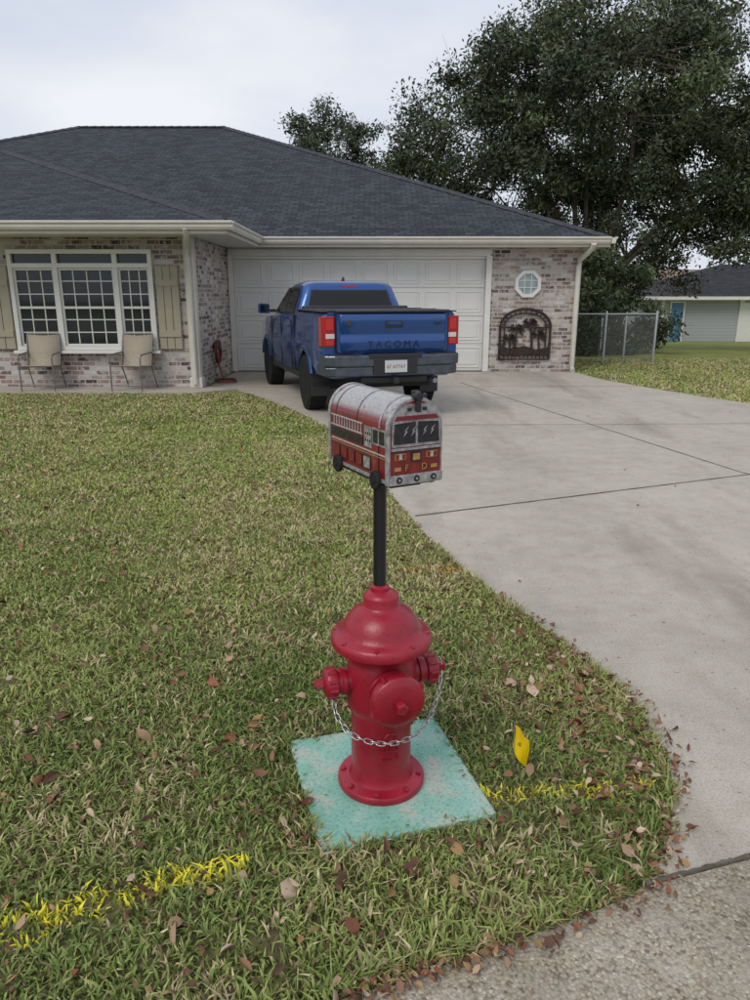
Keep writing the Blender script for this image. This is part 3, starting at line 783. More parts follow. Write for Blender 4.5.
def text(name,s,size,loc,rot,m,parent,ext=0.002):
    cu=bpy.data.curves.new(name,'FONT'); cu.body=s; cu.size=size; cu.extrude=ext; cu.align_x='CENTER'; cu.align_y='CENTER'
    o=bpy.data.objects.new(name,cu); COL.objects.link(o); cu.materials.append(m); o.location=loc; o.rotation_euler=rot; o.parent=parent; return o
text('cast_mark',"U2C",0.03,(0.0,-0.0985,0.18),(R(90),0,0),M['red'],HY,0.004)
text('cast_mark_low',"OC 4",0.026,(0.0,-0.0985,0.145),(R(90),0,0),M['red'],HY,0.004)
torus('cast_ring',0.018,0.004,M['red'],HY,(0.0,-0.099,0.215),(R(90),0,0),24,6)
chm=mat('chain_steel',(0.5,0.5,0.51),0.3,1.0,vscale=60,vamt=0.2)
cp=[(-0.155,-0.0,0.355),(-0.165,-0.05,0.31),(-0.13,-0.11,0.265),(-0.05,-0.155,0.245),(0.03,-0.165,0.25),(0.10,-0.14,0.27),(0.16,-0.08,0.31),(0.195,-0.03,0.36),(0.20,0.0,0.42)]
cc=[Vector(p) for p in catmull(cp,20)]
V=[];F=[];acc=0;last=cc[0];k=0;step=0.0205
tv=[]
for i in range(14):
    a=2*math.pi*i/14
    for j in range(6):
        b=2*math.pi*j/6
        x=(0.009+0.0022*math.cos(b))*math.cos(a); y=(0.009+0.0022*math.cos(b))*math.sin(a)
        x+=0.0055*(1 if math.cos(a)>0 else -1)
        tv.append(Vector((x,y*0.8,0.0022*math.sin(b))))
tf=[(i*6+j,((i+1)%14)*6+j,((i+1)%14)*6+(j+1)%6,i*6+(j+1)%6) for i in range(14) for j in range(6)]
for i in range(1,len(cc)):
    acc+=(cc[i]-cc[i-1]).length
    if acc>=step:
        acc-=step; d=(cc[i]-last).normalized(); last=cc[i]
        q=d.to_track_quat('X','Z').to_matrix()@Matrix.Rotation(R(45 if k%2 else -45)+random.uniform(-.3,.3),3,'X')
        b=len(V); V+=[tuple(q@p+cc[i]) for p in tv]; F+=[tuple(x+b for x in t) for t in tf]; k+=1
pymesh('chain',V,F,chm,HY,True)

# ------------------------------------------------------------------ mailbox
MB=empty('fire_truck_mailbox',(0.015,2.1,0.0),0)
tube('post',[(0,0,0.70),(0,0,1.075)],0.0205,M['black_gloss'],MB,24)
lathe('post_collar',[(0,0.0),(0.03,0.0),(0.03,0.012),(0.022,0.018),(0,0.018)],M['red'],MB,24,loc=(0,0,0.713))
BX=empty('mailbox_shell_group',(0.006,0.012,1.10),R(28)); BX.parent=MB
BL=0.385; BW=0.083; BS=0.150; y0=-BL/2
def truck_red():
    m=bpy.data.materials.new('mailbox_printed_red'); nt,N,L,B=nodes_of(m)
    tc=N.new('ShaderNodeTexCoord'); o=tc.outputs['Object']
    n1=noise(N,L,o,38,7,0.8); n3=noise(N,L,o,16,6,0.7); s=N.new('ShaderNodeSeparateXYZ'); L.new(o,s.inputs[0])
    r=ramp(N,[(0.28,(0.05,0.045,0.045)),(0.38,(0.20,0.05,0.05)),(0.43,(0.30,0.29,0.29)),(0.50,(0.40,0.40,0.40)),(0.56,(0.22,0.21,0.21)),(0.62,(0.44,0.43,0.43)),(0.72,(0.22,0.05,0.05))]); L.new(n1,r.inputs['Fac'])
    r9=ramp(N,[(0.3,(0.12,0.008,0.012)),(0.6,(0.19,0.012,0.016)),(0.75,(0.26,0.10,0.09))]); L.new(n3,r9.inputs['Fac'])
    mr=N.new('ShaderNodeMapRange'); mr.inputs[1].default_value=0.172; mr.inputs[2].default_value=0.190; L.new(s.outputs[2],mr.inputs[0])
    c=mixc(N,L,mr.outputs[0],r9.outputs['Color'],r.outputs['Color'])
    L.new(c,B.inputs['Base Color']); B.inputs['Roughness'].default_value=0.3; B.inputs['Coat Weight'].default_value=0.3
    return m
M['mred']=truck_red(); M['fred']=mat('door_red',(0.17,0.010,0.014),0.32,vscale=35,vamt=0.35,coat=0.3)
M['pwhite']=mat('print_white',(0.38,0.37,0.36),0.4,vscale=60,vamt=0.3); M['pblack']=mat('print_black',(0.02,0.02,0.025),0.2,vscale=50,vamt=0.5)
M['gold']=mat('print_gold',(0.36,0.22,0.06),0.4,vscale=80,vamt=0.3); M['silver']=mat('print_silver',(0.33,0.33,0.34),0.35,0.35,vscale=55,vamt=0.45)
def archp(wd,hs,off=0,n=16,z0=0):
    r=wd+off
    return [(-r,z0)]+[(-r*math.cos(math.pi*i/n),hs+r*math.sin(math.pi*i/n)) for i in range(n+1)]+[(r,z0)]
prism('shell',archp(BW,BS),'y',y0+0.012,-y0,M['mred'],BX,smooth=True)
prism('rear_cap',archp(BW,BS,0.003),'y',-y0-0.012,-y0+0.003,M['silver'],BX,smooth=True)
prism('front_door',archp(BW,BS,0.0035,z0=-0.004),'y',y0,y0+0.018,M['silver'],BX,0.002)
prism('door_print',archp(BW-0.004,BS-0.002),'y',y0-0.002,y0+0.002,M['fred'],BX)
box('bottom_plate',(0,0.0,-0.006),(0.155,BL-0.04,0.012),M['black'],BX,0.002)
box('mount_board',(0,0.0,-0.018),(0.10,0.28,0.014),M['black'],BX,0.002)
yf=y0-0.0032
def q(name,x0,x1,z0,z1,m,d=0): return box(name,((x0+x1)/2,yf-d,(z0+z1)/2),(x1-x0,0.0022,z1-z0),m,BX)
prism('windshield_surround',[(-0.077,0.104),(0.077,0.104),(0.076,0.172),(0.062,0.200),(0.035,0.219),(-0.035,0.219),(-0.062,0.200),(-0.076,0.172)],'y',yf-0.001,yf+0.001,M['silver'],BX)
prism('cab_brow',[(-0.070,0.176),(0.070,0.176),(0.062,0.188),(-0.062,0.188)],'y',yf-0.0026,yf-0.0012,M['fred'],BX)
for s in (-1,1):
    prism('windshield_pane',[(s*0.004,0.112),(s*0.072,0.112),(s*0.069,0.168),(s*0.004,0.171)],'y',yf-0.0028,yf-0.0012,M['pblack'],BX)
    for k in range(2):
        xx=s*0.03+(k-0.5)*0.024
        prism('glare_mark',[(xx,0.132),(xx+0.012,0.146),(xx+0.007,0.147),(xx+0.016,0.160),(xx+0.002,0.148),(xx+0.006,0.147)],'y',yf-0.004,yf-0.003,M['silver'],BX)
    q('lamp_panel',s*0.050-0.017,s*0.050+0.017,0.068,0.086,M['gold'],0.0)
    for k in (-1,0,1):
        q('lamp_cell',s*0.050+k*0.0105-0.004,s*0.050+k*0.0105+0.004,0.070,0.084,M['fred'] if k else M['pwhite'],0.0014)
    q('lower_lamp',s*0.058-0.010,s*0.058+0.010,0.038,0.048,M['gold'],0)
q('centre_badge',-0.016,0.016,0.060,0.088,M['pblack'],0)
q('centre_badge_face',-0.011,0.011,0.065,0.083,M['gold'],0.0014)
for x in (-0.024,0,0.024): q('beacon',x-0.006,x+0.006,0.200,0.209,M['pblack'],0.002)
q('chrome_band',-0.078,0.078,0.094,0.101,M['silver'],0)
q('dark_line',-0.078,0.078,0.0895,0.092,M['pblack'],0)
text('door_letter',"F",0.026,(-0.030,yf-0.0012,0.044),(R(90),0,0),M['gold'],BX,0.0005); text('door_letter_d',"D",0.026,(0.026,yf-0.0012,0.044),(R(90),0,0),M['gold'],BX,0.0005)
box('bumper_print',(0,yf-0.002,0.013),(0.168,0.006,0.027),M['silver'],BX,0.001)
for x in (-0.055,0.0,0.055):
    lathe('bumper_port',[(0,0),(0.0095,0),(0.009,0.0015),(0,0.002)],M['pblack'],BX,20,loc=(x,yf-0.005,0.013),rot=(R(90),0,0))
    lathe('bumper_port_ring',[(0,0),(0.004,0),(0.0035,0.0012),(0,0.0015)],M['silver'],BX,16,loc=(x,yf-0.0068,0.013),rot=(R(90),0,0))
box('latch_tab',(0.0,y0+0.006,BS+BW+0.010),(0.022,0.012,0.022),M['black'],BX,0.003)
lathe('latch_knob',[(0,-0.012),(0.011,-0.012),(0.014,0),(0.011,0.012),(0,0.013)],M['black'],BX,16,loc=(0.0,y0-0.006,BS+BW+0.006),rot=(R(90),0,0))
box('latch_handle',(0.0,y0-0.010,BS+BW-0.016),(0.014,0.014,0.04),M['black'],BX,0.003)
box('flag_arm',(BW+0.006,y0+0.10,BS+0.03),(0.006,0.016,0.10),M['pblack'],BX,0.002)
for s in (-1,1):
    xs=s*(BW+0.0012)
    def sq(name,ya,yb,za,zb,m,d=0): return box(name,(xs+s*d,(ya+yb)/2,(za+zb)/2),(0.0022,yb-ya,zb-za),m,BX)
    sq('side_window',y0+0.025,y0+0.055,0.105,0.142,M['pblack']); sq('side_window',y0+0.062,y0+0.090,0.105,0.142,M['pblack'])
    sq('side_window_frame',y0+0.020,y0+0.094,0.100,0.147,M['silver'],-0.0005)
    sq('cab_door_line',y0+0.058,y0+0.060,0.03,0.1,M['pblack'])
    sq('white_stripe',y0+0.02,-y0-0.02,0.074,0.078,M['pwhite'])
    sq('gold_stripe',y0+0.02,-y0-0.02,0.067,0.0685,M['gold'])
    sq('lower_trim',y0+0.02,-y0-0.02,0.0,0.010,M['silver'])
    for k in range(5):
        a=y0+0.105+k*0.050
        sq('locker_frame',a,a+0.044,0.022,0.060,M['pblack']); sq('locker_face',a+0.003,a+0.041,0.025,0.057,M['silver' if k==0 else 'fred'],0.0012)
    sq('pump_panel',y0+0.100,y0+0.142,0.086,0.145,M['silver'])
    for k in range(6):
        lathe('gauge',[(0,0),(0.005,0),(0,0.0015)],M['pblack'],BX,12,loc=(xs+s*0.001,y0+0.108+(k%3)*0.013,0.105+(k//3)*0.02),rot=(0,R(90*s),0))
    for z in (0.116,0.146): sq('ladder_rail',y0+0.155,-y0-0.02,z,z+0.004,M['pwhite'],0.001)
    for k in range(11):
        a=y0+0.162+k*0.018; sq('ladder_rung',a,a+0.003,0.120,0.146,M['pwhite'],0.001)
    sq('dark_panel',y0+0.155,-y0-0.02,0.086,0.110,M['pblack'],0.0)
    for yy in (y0+0.065,-y0-0.075):
        lathe('toy_wheel',[(0,0),(0.024,0),(0.027,0.003),(0.027,0.012),(0.023,0.015),(0.013,0.013),(0,0.013)],M['rubber'],BX,28,loc=(s*BW,yy,0.002),rot=(0,R(90*s),0))
        lathe('toy_hub',[(0,0.012),(0.010,0.012),(0.007,0.016),(0,0.016)],M['rubber'],BX,20,loc=(s*BW,yy,0.002),rot=(0,R(90*s),0))
for yy,wd,mm in ((y0+0.05,0.010,'silver'),(0.0,0.004,'pblack'),(0.14,0.005,'pblack')):
    P0=archp(BW,BS,0.0012)[1:-1]; V=[];F=[]
    for (x,z) in P0: V+=[(x,yy,z),(x,yy+wd,z)]
    for i in range(len(P0)-1): F.append((2*i,2*i+1,2*i+3,2*i+2))
    pymesh('roof_strip',V,F,M[mm],BX,True)

# ------------------------------------------------------------------ yellow marker flag
fy=mat('yellow_flag_plastic',(0.75,0.52,0.0),0.45,vscale=30,vamt=0.1)
FL=empty('marking_flag',(0.475,2.16,0))
tube('wire',[(0.01,0,0),(0.004,0.002,0.1),(0.0,0,0.20)],0.0013,M['steel'],FL,6)
V=[];F=[]
for i in range(7):
    for j in range(7):
        a=i/6;b=j/6
        V.append((0.002+0.050*a+0.004*math.sin(b*5),0.010*math.sin(a*6+b*2),0.190-0.095*b-0.045*a-0.025*a*b))
for i in range(6):
    for j in range(6): F.append((i*7+j,i*7+j+1,(i+1)*7+j+1,(i+1)*7+j))
o=pymesh('flag_sheet',V,F,fy,FL,True); o.rotation_euler=(0,0,R(-20))
text('flag_print',"GAS",0.017,(0.026,-0.016,0.118),(R(90),R(30),R(-20)),M['pblack'],FL,0.0003)

# ------------------------------------------------------------------ pickup truck
T=empty('pickup_truck',(0.255,9.48,0.016),R(17.5))
def car_paint():
    m=bpy.data.materials.new('blue_metallic_paint'); nt,N,L,B=nodes_of(m)
    tc=N.new('ShaderNodeTexCoord'); o=tc.outputs['Object']
    n1=noise(N,L,o,400,2,0.5); r=ramp(N,[(0.3,(0.003,0.050,0.20)),(0.7,(0.006,0.075,0.29))]); L.new(n1,r.inputs['Fac'])
    L.new(r.outputs['Color'],B.inputs['Base Color']); B.inputs['Metallic'].default_value=0.55; B.inputs['Roughness'].default_value=0.30
    B.inputs['Coat Weight'].default_value=1.0; B.inputs['Coat Roughness'].default_value=0.03
    return m
M['blue']=car_paint()
M['taillight']=mat('tail_light_red',(0.36,0.01,0.012),0.12,coat=0.5); M['lens']=mat('lens_clear',(0.6,0.58,0.58),0.1)
M['tailbright']=mat('tail_light_bright',(0.5,0.03,0.03),0.15)
M['under']=mat('underbody',(0.012,0.012,0.013),0.8); M['tglass']=mat('truck_glass',(0.008,0.010,0.011),0.04,spec=0.4)
def sect(y,hw,zt,zb):
    h=[(0.86,zb),(0.955,zb+0.05),(0.985,zb+0.18),(0.998,0.78),(1.0,0.93),(0.985,1.02),(0.982,1.10),(0.970,zt-0.09),(0.955,zt-0.035),(0.935,zt-0.008),(0.90,zt)]
    L_=[(-a*hw,y,z) for a,z in h]; R_=[(a*hw,y,z) for a,z in h][::-1]
    return L_+R_
bed=loft('bed_body',[sect(0.11,0.905,1.37,0.56),sect(0.16,0.925,1.375,0.54),sect(0.8,0.935,1.375,0.50),sect(1.94,0.93,1.37,0.46)],M['blue'],T)
cabl=loft('cab_and_hood',[sect(1.965,0.925,1.29,0.44),sect(2.1,0.935,1.29,0.42),sect(3.2,0.935,1.27,0.42),sect(3.95,0.93,1.255,0.42),sect(4.5,0.93,1.23,0.44),sect(4.95,0.90,1.21,0.46),sect(5.18,0.84,1.195,0.48),sect(5.24,0.78,1.19,0.52)],M['blue'],T)
AX=(1.24,4.46)
for nm,yy,body in (('rear',AX[0],bed),('front',AX[1],cabl)):
    V,F=tube_data([(-1.2,yy,0.40),(1.2,yy,0.40)],0.445,40)
    me=bpy.data.meshes.new('c'); me.from_pydata(V,[],F); co=bpy.data.objects.new('c',me); COL.objects.link(co); fixn(co); co.parent=T
    b=body.modifiers.new('arch','BOOLEAN'); b.operation='DIFFERENCE'; b.object=co; b.solver='EXACT'
    bpy.context.view_layer.update()
    dg=bpy.context.evaluated_depsgraph_get(); nm_=bpy.data.meshes.new_from_object(body.evaluated_get(dg))
    body.modifiers.clear(); body.data=nm_; bpy.data.objects.remove(co)
    for s in (-1,1):
        V=[];F=[];n=28
        pr=[(0.440,0.90),(0.440,0.940),(0.455,0.950),(0.495,0.946),(0.520,0.925)]
        for i in range(n+1):
            a=R(18)+R(144)*i/n
            for r,x in pr: V.append((s*x,yy+r*math.cos(a),0.40+r*math.sin(a)))
        for i in range(n):
            for k in range(4): F.append((i*5+k,i*5+k+1,(i+1)*5+k+1,(i+1)*5+k))
        pymesh('fender_flare',V,F,M['blue'],T,True)
        V=[];F=[]
        for i in range(n+1):
            a=math.pi*1.1*i/n-0.05*math.pi
            V+=[(s*0.90,yy+0.438*math.cos(a),0.40+0.438*math.sin(a)),(s*0.45,yy+0.438*math.cos(a),0.40+0.438*math.sin(a))]
        for i in range(n): F.append((2*i,2*i+1,2*i+3,2*i+2))
        pymesh('wheel_liner',V,F,M['under'],T)
for o in (bed,cabl):
    o.data.polygons.foreach_set('use_smooth',[True]*len(o.data.polygons)); o.data.set_sharp_from_angle(angle=R(30))
box('underbody_frame',(0,2.7,0.50),(1.2,4.9,0.2),M['under'],T,0.02)
box('wheel_well_core',(0,AX[0],0.62),(0.9,0.98,0.4),M['under'],T); box('wheel_well_core_front',(0,AX[1],0.62),(0.9,0.98,0.4),M['under'],T)
def wheel(x,y,s):
    w=empty('wheel',(x,y,0.385)); w.parent=T
    rt=0.385
    pf=[(0.235,-0.125),(0.30,-0.133),(0.355,-0.128),(0.378,-0.110),(rt,-0.085),(rt,0.085),(0.378,0.110),(0.355,0.128),(0.30,0.133),(0.235,0.125)]
    lathe('tire',pf+[(0.225,0.10),(0.225,-0.10),(0.235,-0.125)],M['rubber'],w,48,rot=(0,R(90),0))
    V=[];F=[]
    for i in range(46):
        a=2*math.pi*i/46
        for row,(xa,xb) in enumerate(((-0.118,-0.07),(-0.06,-0.005),(0.005,0.06),(0.07,0.118))):
            da=0.045; aa=a+(0.06 if row%2 else 0)
            r1=rt+0.007 if 0<row<3 else rt+0.004
            b=len(V)
            for xx in (xa,xb):
                for t in (aa-da,aa+da):
                    for rr_ in (rt-0.02,r1): V.append((xx,rr_*math.cos(t),rr_*math.sin(t)))
            F+=[(b+1,b+3,b+7,b+5),(b,b+1,b+5,b+4),(b+2,b+6,b+7,b+3),(b,b+2,b+3,b+1),(b+4,b+5,b+7,b+6)]
    pymesh('tread',V,F,M['rubber'],w)
    lathe('rim_barrel',[(0.222,-0.11),(0.232,0.118),(0.225,0.122),(0.205,0.10),(0.195,-0.05)],M['alloy'],w,40,rot=(0,R(90*s),0))
    lathe('brake_disc',[(0,0.0),(0.17,0.0),(0.17,0.02),(0,0.02)],M['under'],w,32,rot=(0,R(90*s),0))
    for k in range(6):
        a=2*math.pi*k/6
        p=[(0.045,-0.035),(0.21,-0.050),(0.21,-0.014),(0.06,-0.006)]
        for sg in (1,-1):
            poly=[(u*math.cos(a)-sg*v*math.sin(a),u*math.sin(a)+sg*v*math.cos(a)) for u,v in p]
            x0_,x1_=sorted((s*0.075,s*0.108)); prism('spoke',poly,'x',x0_,x1_,M['alloy'],w,0.004)
    lathe('hub_cap',[(0,0.09),(0.06,0.09),(0.055,0.118),(0.03,0.124),(0,0.124)],M['alloy'],w,24,rot=(0,R(90*s),0))
for y in AX: wheel(-0.805,y,-1); wheel(0.805,y,1)
tube('rear_axle',[(-0.7,AX[0],0.385),(0.7,AX[0],0.385)],0.045,M['under'],T); lathe('differential',[(0,-0.13),(0.1,-0.1),(0.14,0),(0.1,0.1),(0,0.13)],M['under'],T,20,loc=(0.0,AX[0],0.385),rot=(R(90),0,0))
def rring(x,ya,yb,z,rc,n=5):
    pts=[]
    for cx,cy,a0 in ((x-rc,yb-rc,0),(-x+rc,yb-rc,90),(-x+rc,ya+rc,180),(x-rc,ya+rc,270)):
        for i in range(n+1):
            a=R(a0+90*i/n); pts.append((cx+rc*math.cos(a),cy+rc*math.sin(a),z))
    return pts
gh=[(0.865,2.0,3.98,1.24,0.10),(0.855,2.02,3.93,1.30,0.10),(0.715,2.16,3.22,1.70,0.13),(0.685,2.19,3.12,1.745,0.15),(0.63,2.24,3.0,1.775,0.18),(0.50,2.36,2.85,1.792,0.16),(0.25,2.5,2.7,1.796,0.08)]
loft('greenhouse',[rring(*g) for g in gh],M['blue'],T,True,40)
def sidept(s,y,t,off=0.006):
    x=0.855+(0.715-0.855)*t; return (s*(x+off),y,1.30+0.40*t+off*0.3)
for s in (-1,1):
    for nm,ps in (('rear_door_glass',[(2.30,0.05),(2.93,0.05),(2.93,0.93),(2.42,0.93),(2.34,0.7)]),('front_door_glass',[(3.0,0.05),(3.78,0.05),(3.70,0.22),(3.22,0.93),(3.0,0.93)])):
        v=[sidept(s,y,t) for y,t in ps]; pymesh(nm,v,[tuple(range(len(v)))],M['tglass'],T)
    v=[sidept(s,2.24,0.0,0.003),sidept(s,3.88,0.0,0.003),sidept(s,3.25,0.99,0.003),sidept(s,2.38,0.99,0.003),sidept(s,2.28,0.6,0.003)]
    pymesh('window_surround',v,[tuple(range(5))],M['black_gloss'],T)
    for yy in (2.12,2.965,3.86): box('door_gap',(s*0.927,yy,0.86),(0.018,0.008,0.75),M['under'],T)
    box('cab_bed_gap',(s*0.90,1.952,0.90),(0.06,0.02,0.8),M['under'],T)
    for yy in (2.42,3.18): box('door_handle',(s*0.935,yy,1.13),(0.03,0.17,0.028),M['blue'],T,0.01)
    box('rocker',(s*0.88,2.85,0.45),(0.07,2.2,0.09),M['black'],T,0.02)
    box('mirror_arm',(s*0.94,3.72,1.33),(0.14,0.05,0.05),M['black'],T,0.01)
    loft('mirror_head',[[(s*(0.98+a*0.19),3.74-0.06+b*0.11,1.28+c*0.17) for a,c in ((0.05,0),(0.9,0.03),(1,0.2),(0.97,0.9),(0.85,1),(0.1,0.95),(0,0.8))] for b in (0,1)],M['blue'],T)
    box('mirror_glass',(s*1.072,3.676,1.365),(0.14,0.006,0.12),M['tglass'],T,0.002)
    box('mud_flap',(s*0.80,AX[0]-0.43,0.42),(0.27,0.012,0.36),M['black'],T)
    prism('tail_lamp_back',[(s*0.765,0.088),(s*0.90,0.088),(s*0.938,0.12),(s*0.945,0.27),(s*0.80,0.27)],'z',0.95,1.325,M['taillight'],T,0.012)
    prism('tail_lamp_reverse',[(s*0.775,0.082),(s*0.89,0.082),(s*0.89,0.1),(s*0.775,0.1)],'z',1.05,1.11,M['lens'],T,0.004)
    prism('tail_lamp_inner',[(s*0.785,0.080),(s*0.885,0.080),(s*0.885,0.1),(s*0.785,0.1)],'z',1.15,1.29,M['tailbright'],T,0.006)
    prism('tail_lamp_lower',[(s*0.785,0.080),(s*0.885,0.080),(s*0.885,0.1),(s*0.785,0.1)],'z',0.965,1.03,M['tailbright'],T,0.006)
def backpt(x,t,off=0.006): return (x,2.02+0.14*t-off,1.30+0.40*t+off*0.3)
v=[backpt(-0.70,0.02,0.003),backpt(0.70,0.02,0.003),backpt(0.60,0.90,0.003),backpt(-0.60,0.90,0.003)]; pymesh('rear_glass_surround',v,[(0,1,2,3)],M['black_gloss'],T)
v=[backpt(-0.67,0.05),backpt(0.67,0.05),backpt(0.575,0.86),backpt(-0.575,0.86)]; pymesh('rear_glass',v,[(0,1,2,3)],M['tglass'],T)
for x in (-0.2,0.2): box('rear_glass_slider',(x,2.085,1.48),(0.014,0.01,0.32),M['black'],T,rot=(R(-19),0,0))
box('high_brake_lamp',(0,2.175,1.715),(0.26,0.03,0.025),M['taillight'],T,0.004)
prism('roof_antenna',[(2.45,1.79),(2.62,1.79),(2.50,1.86)],'x',-0.012,0.012,M['black'],T,0.004)
def wspt(x,t,off=0.006): return (x,3.93-0.71*t+off,1.30+0.40*t+off)
v=[wspt(-0.74,0.03),wspt(0.74,0.03),wspt(0.60,0.95),wspt(-0.60,0.95)]; pymesh('windscreen',v,[(0,1,2,3)],M['tglass'],T)
box('tonneau_cover',(0,1.04,1.385),(1.66,1.74,0.03),M['black'],T,0.012)
for yy in (0.62,1.2): box('cover_fold',(0,yy,1.402),(1.62,0.03,0.008),M['black_gloss'],T,0.003)
box('bed_cover_front_roll',(0,1.82,1.40),(1.62,0.16,0.06),M['black'],T,0.02)
for s in (-1,1): box('bed_rail_cap',(s*0.872,1.03,1.380),(0.075,1.78,0.016),M['black'],T,0.006)
tg=[(-0.745,0.865),(0.745,0.865),(0.755,0.90),(0.755,1.375),(-0.755,1.375),(-0.755,0.90)]
prism('tailgate',tg,'y',0.055,0.16,M['blue'],T,0.014)
def tgring(z,y,hw): return [(-hw,0.07,z),(-hw,y+0.012,z),(-hw+0.02,y,z),(hw-0.02,y,z),(hw,y+0.012,z),(hw,0.07,z)]
loft('tailgate_skin',[tgring(0.885,0.050,0.70),tgring(0.90,0.042,0.71),tgring(1.045,0.038,0.715),tgring(1.075,0.050,0.715),tgring(1.13,0.050,0.715),tgring(1.17,0.034,0.715),tgring(1.30,0.026,0.715),tgring(1.345,0.036,0.715),tgring(1.365,0.052,0.71)],M['blue'],T,True,60)
prism('tailgate_spoiler',[(0.025,1.368),(0.17,1.372),(0.17,1.400),(0.02,1.394)],'x',-0.76,0.76,M['black'],T,0.006)
box('tailgate_handle',(0,0.026,1.225),(0.24,0.02,0.085),M['black'],T,0.012); box('tailgate_handle_grip',(0,0.014,1.235),(0.18,0.012,0.035),M['blue'],T,0.006)
M['emb']=mat('embossed_blue',(0.003,0.02,0.08),0.35,0.3)
text('tailgate_lettering',"T A C O M A",0.125,(0,0.037,0.970),(R(90),0,0),M['emb'],T,0.004)
text('tailgate_badge',"4x4",0.06,(0.60,0.026,1.23),(R(90),0,0),M['alloy'],T,0.003)
lathe('tailgate_emblem',[(0,0),(0.04,0),(0.035,0.008),(0,0.01)],M['alloy'],T,24,loc=(-0.60,0.028,1.24),rot=(R(90),0,0))
for s in (-1,1): box('tailgate_gap',(s*0.760,0.09,1.12),(0.009,0.05,0.5),M['under'],T)
bp=[(-0.93,0.30),(-0.925,0.06),(-0.80,-0.01),(-0.35,-0.045),(0.35,-0.045),(0.80,-0.01),(0.925,0.06),(0.93,0.30)]
M['bumper']=mat('grey_bumper',(0.10,0.115,0.14),0.28,0.65,vscale=10,vamt=0.2)
prism('bumper_upper',bp,'z',0.70,0.845,M['bumper'],T,0.02)
bp2=[(x*0.985,y+0.02) for x,y in bp]; prism('bumper_lower',bp2,'z',0.575,0.70,M['bumper'],T,0.02)
prism('bumper_step',[(-0.36,-0.055),(0.36,-0.055),(0.36,0.05),(-0.36,0.05)],'z',0.80,0.858,M['black'],T,0.01)
prism('bumper_pocket',[(-0.30,-0.052),(0.30,-0.052),(0.30,0.03),(-0.30,0.03)],'z',0.60,0.795,M['black'],T,0.008)
for s in (-1,1): prism('bumper_step_pad',[(s*0.50,-0.035),(s*0.88,0.03),(s*0.88,0.2),(s*0.50,0.2)],'z',0.84,0.854,M['black'],T,0.004)
plate=mat('licence_plate',(0.52,0.54,0.54),0.4,vscale=40,vamt=0.06)
box('licence_plate',(0,-0.060,0.70),(0.305,0.006,0.155),plate,T,0.003)
text('plate_number',"67 A77A7",0.062,(0,-0.0640,0.695),(R(90),0,0),mat('plate_ink',(0.25,0.03,0.05),0.5),T,0.0004)
box('hitch_bar',(0,0.02,0.52),(0.9,0.07,0.07),M['under'],T,0.01); box('hitch_receiver',(0,-0.03,0.52),(0.075,0.12,0.075),M['black'],T,0.006)
tube('exhaust',[(0.60,0.35,0.50),(0.62,0.12,0.48)],0.035,M['steel'],T,16)
box('grille',(0,5.235,0.92),(1.0,0.06,0.34),M['black'],T,0.02)
for s in (-1,1): box('headlamp',(s*0.66,5.17,1.02),(0.26,0.14,0.17),M['lens'],T,0.03)
prism('front_bumper',[(-0.86,5.0),(-0.84,5.2),(-0.6,5.31),(0.6,5.31),(0.84,5.2),(0.86,5.0)],'z',0.46,0.74,M['black'],T,0.03)

# ------------------------------------------------------------------ chain link fence
def fence(name,a,b,h=1.18):
    r=empty(name,(a[0],a[1],0),math.atan2(b[1]-a[1],b[0]-a[0])); Lh=math.hypot(b[0]-a[0],b[1]-a[1])
    zb=lambda t: gz(a[1]+(b[1]-a[1])*t/Lh)
    n=max(1,round(Lh/1.25)) if Lh<4 else round(Lh/2.4); ps=[Lh*i/n for i in range(n+1)]
    for p in ps:
        lathe('post',[(0,-0.1),(0.03,-0.1),(0.03,h+0.04),(0.02,h+0.06),(0,h+0.065)],M['steel'],r,14,loc=(p,0,zb(p)))
    for i in range(n):
        tube('top_rail',[(ps[i],0,zb(ps[i])+h-0.01),(ps[i+1],0,zb(ps[i+1])+h-0.01)],0.02,M['steel'],r,8)
    items=[];sp=0.075;hh=h-0.05
    k=-int(hh/sp)
    while k*sp<Lh:
        x=k*sp
        for sg in (1,-1):
            xa,xb=(x,x+hh) if sg==1 else (x+hh,x)
            za,zb_=0.03,0.03+hh
            d=xb-xa
            ts=sorted([(0-xa)/d,(Lh-xa)/d]); t0=max(0,ts[0]); t1=min(1,ts[1])
            if t1-t0>0.02:
                p0=(xa+d*t0,0.004*sg,za+(zb_-za)*t0); p1=(xa+d*t1,0.004*sg,za+(zb_-za)*t1)
                items.append(([(p0[0],p0[1],p0[2]+zb(p0[0])),(p1[0],p1[1],p1[2]+zb(p1[0]))],0.0022))
        k+=1
    multi_tube('wire_mesh',items,M['wire'],r,3)
fence('chain_link_fence',(4.3,17.7),(6.7,17.7)); fence('chain_link_fence',(6.7,17.7),(6.9,31))

# ------------------------------------------------------------------ neighbouring houses
NH=empty('siding_house')
def siding_mat():
    m=bpy.data.materials.new('grey_lap_siding'); nt,N,L,B=nodes_of(m)
    tc=N.new('ShaderNodeTexCoord'); s=N.new('ShaderNodeSeparateXYZ'); L.new(tc.outputs['Object'],s.inputs[0])
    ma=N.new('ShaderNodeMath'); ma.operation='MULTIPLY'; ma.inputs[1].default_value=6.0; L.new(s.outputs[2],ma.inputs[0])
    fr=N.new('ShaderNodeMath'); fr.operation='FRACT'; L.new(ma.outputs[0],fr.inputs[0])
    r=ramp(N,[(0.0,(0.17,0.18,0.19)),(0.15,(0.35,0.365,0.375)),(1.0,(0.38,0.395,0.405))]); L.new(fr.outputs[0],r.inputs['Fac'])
    L.new(r.outputs['Color'],B.inputs['Base Color']); B.inputs['Roughness'].default_value=0.7
    return m
sm=siding_mat()
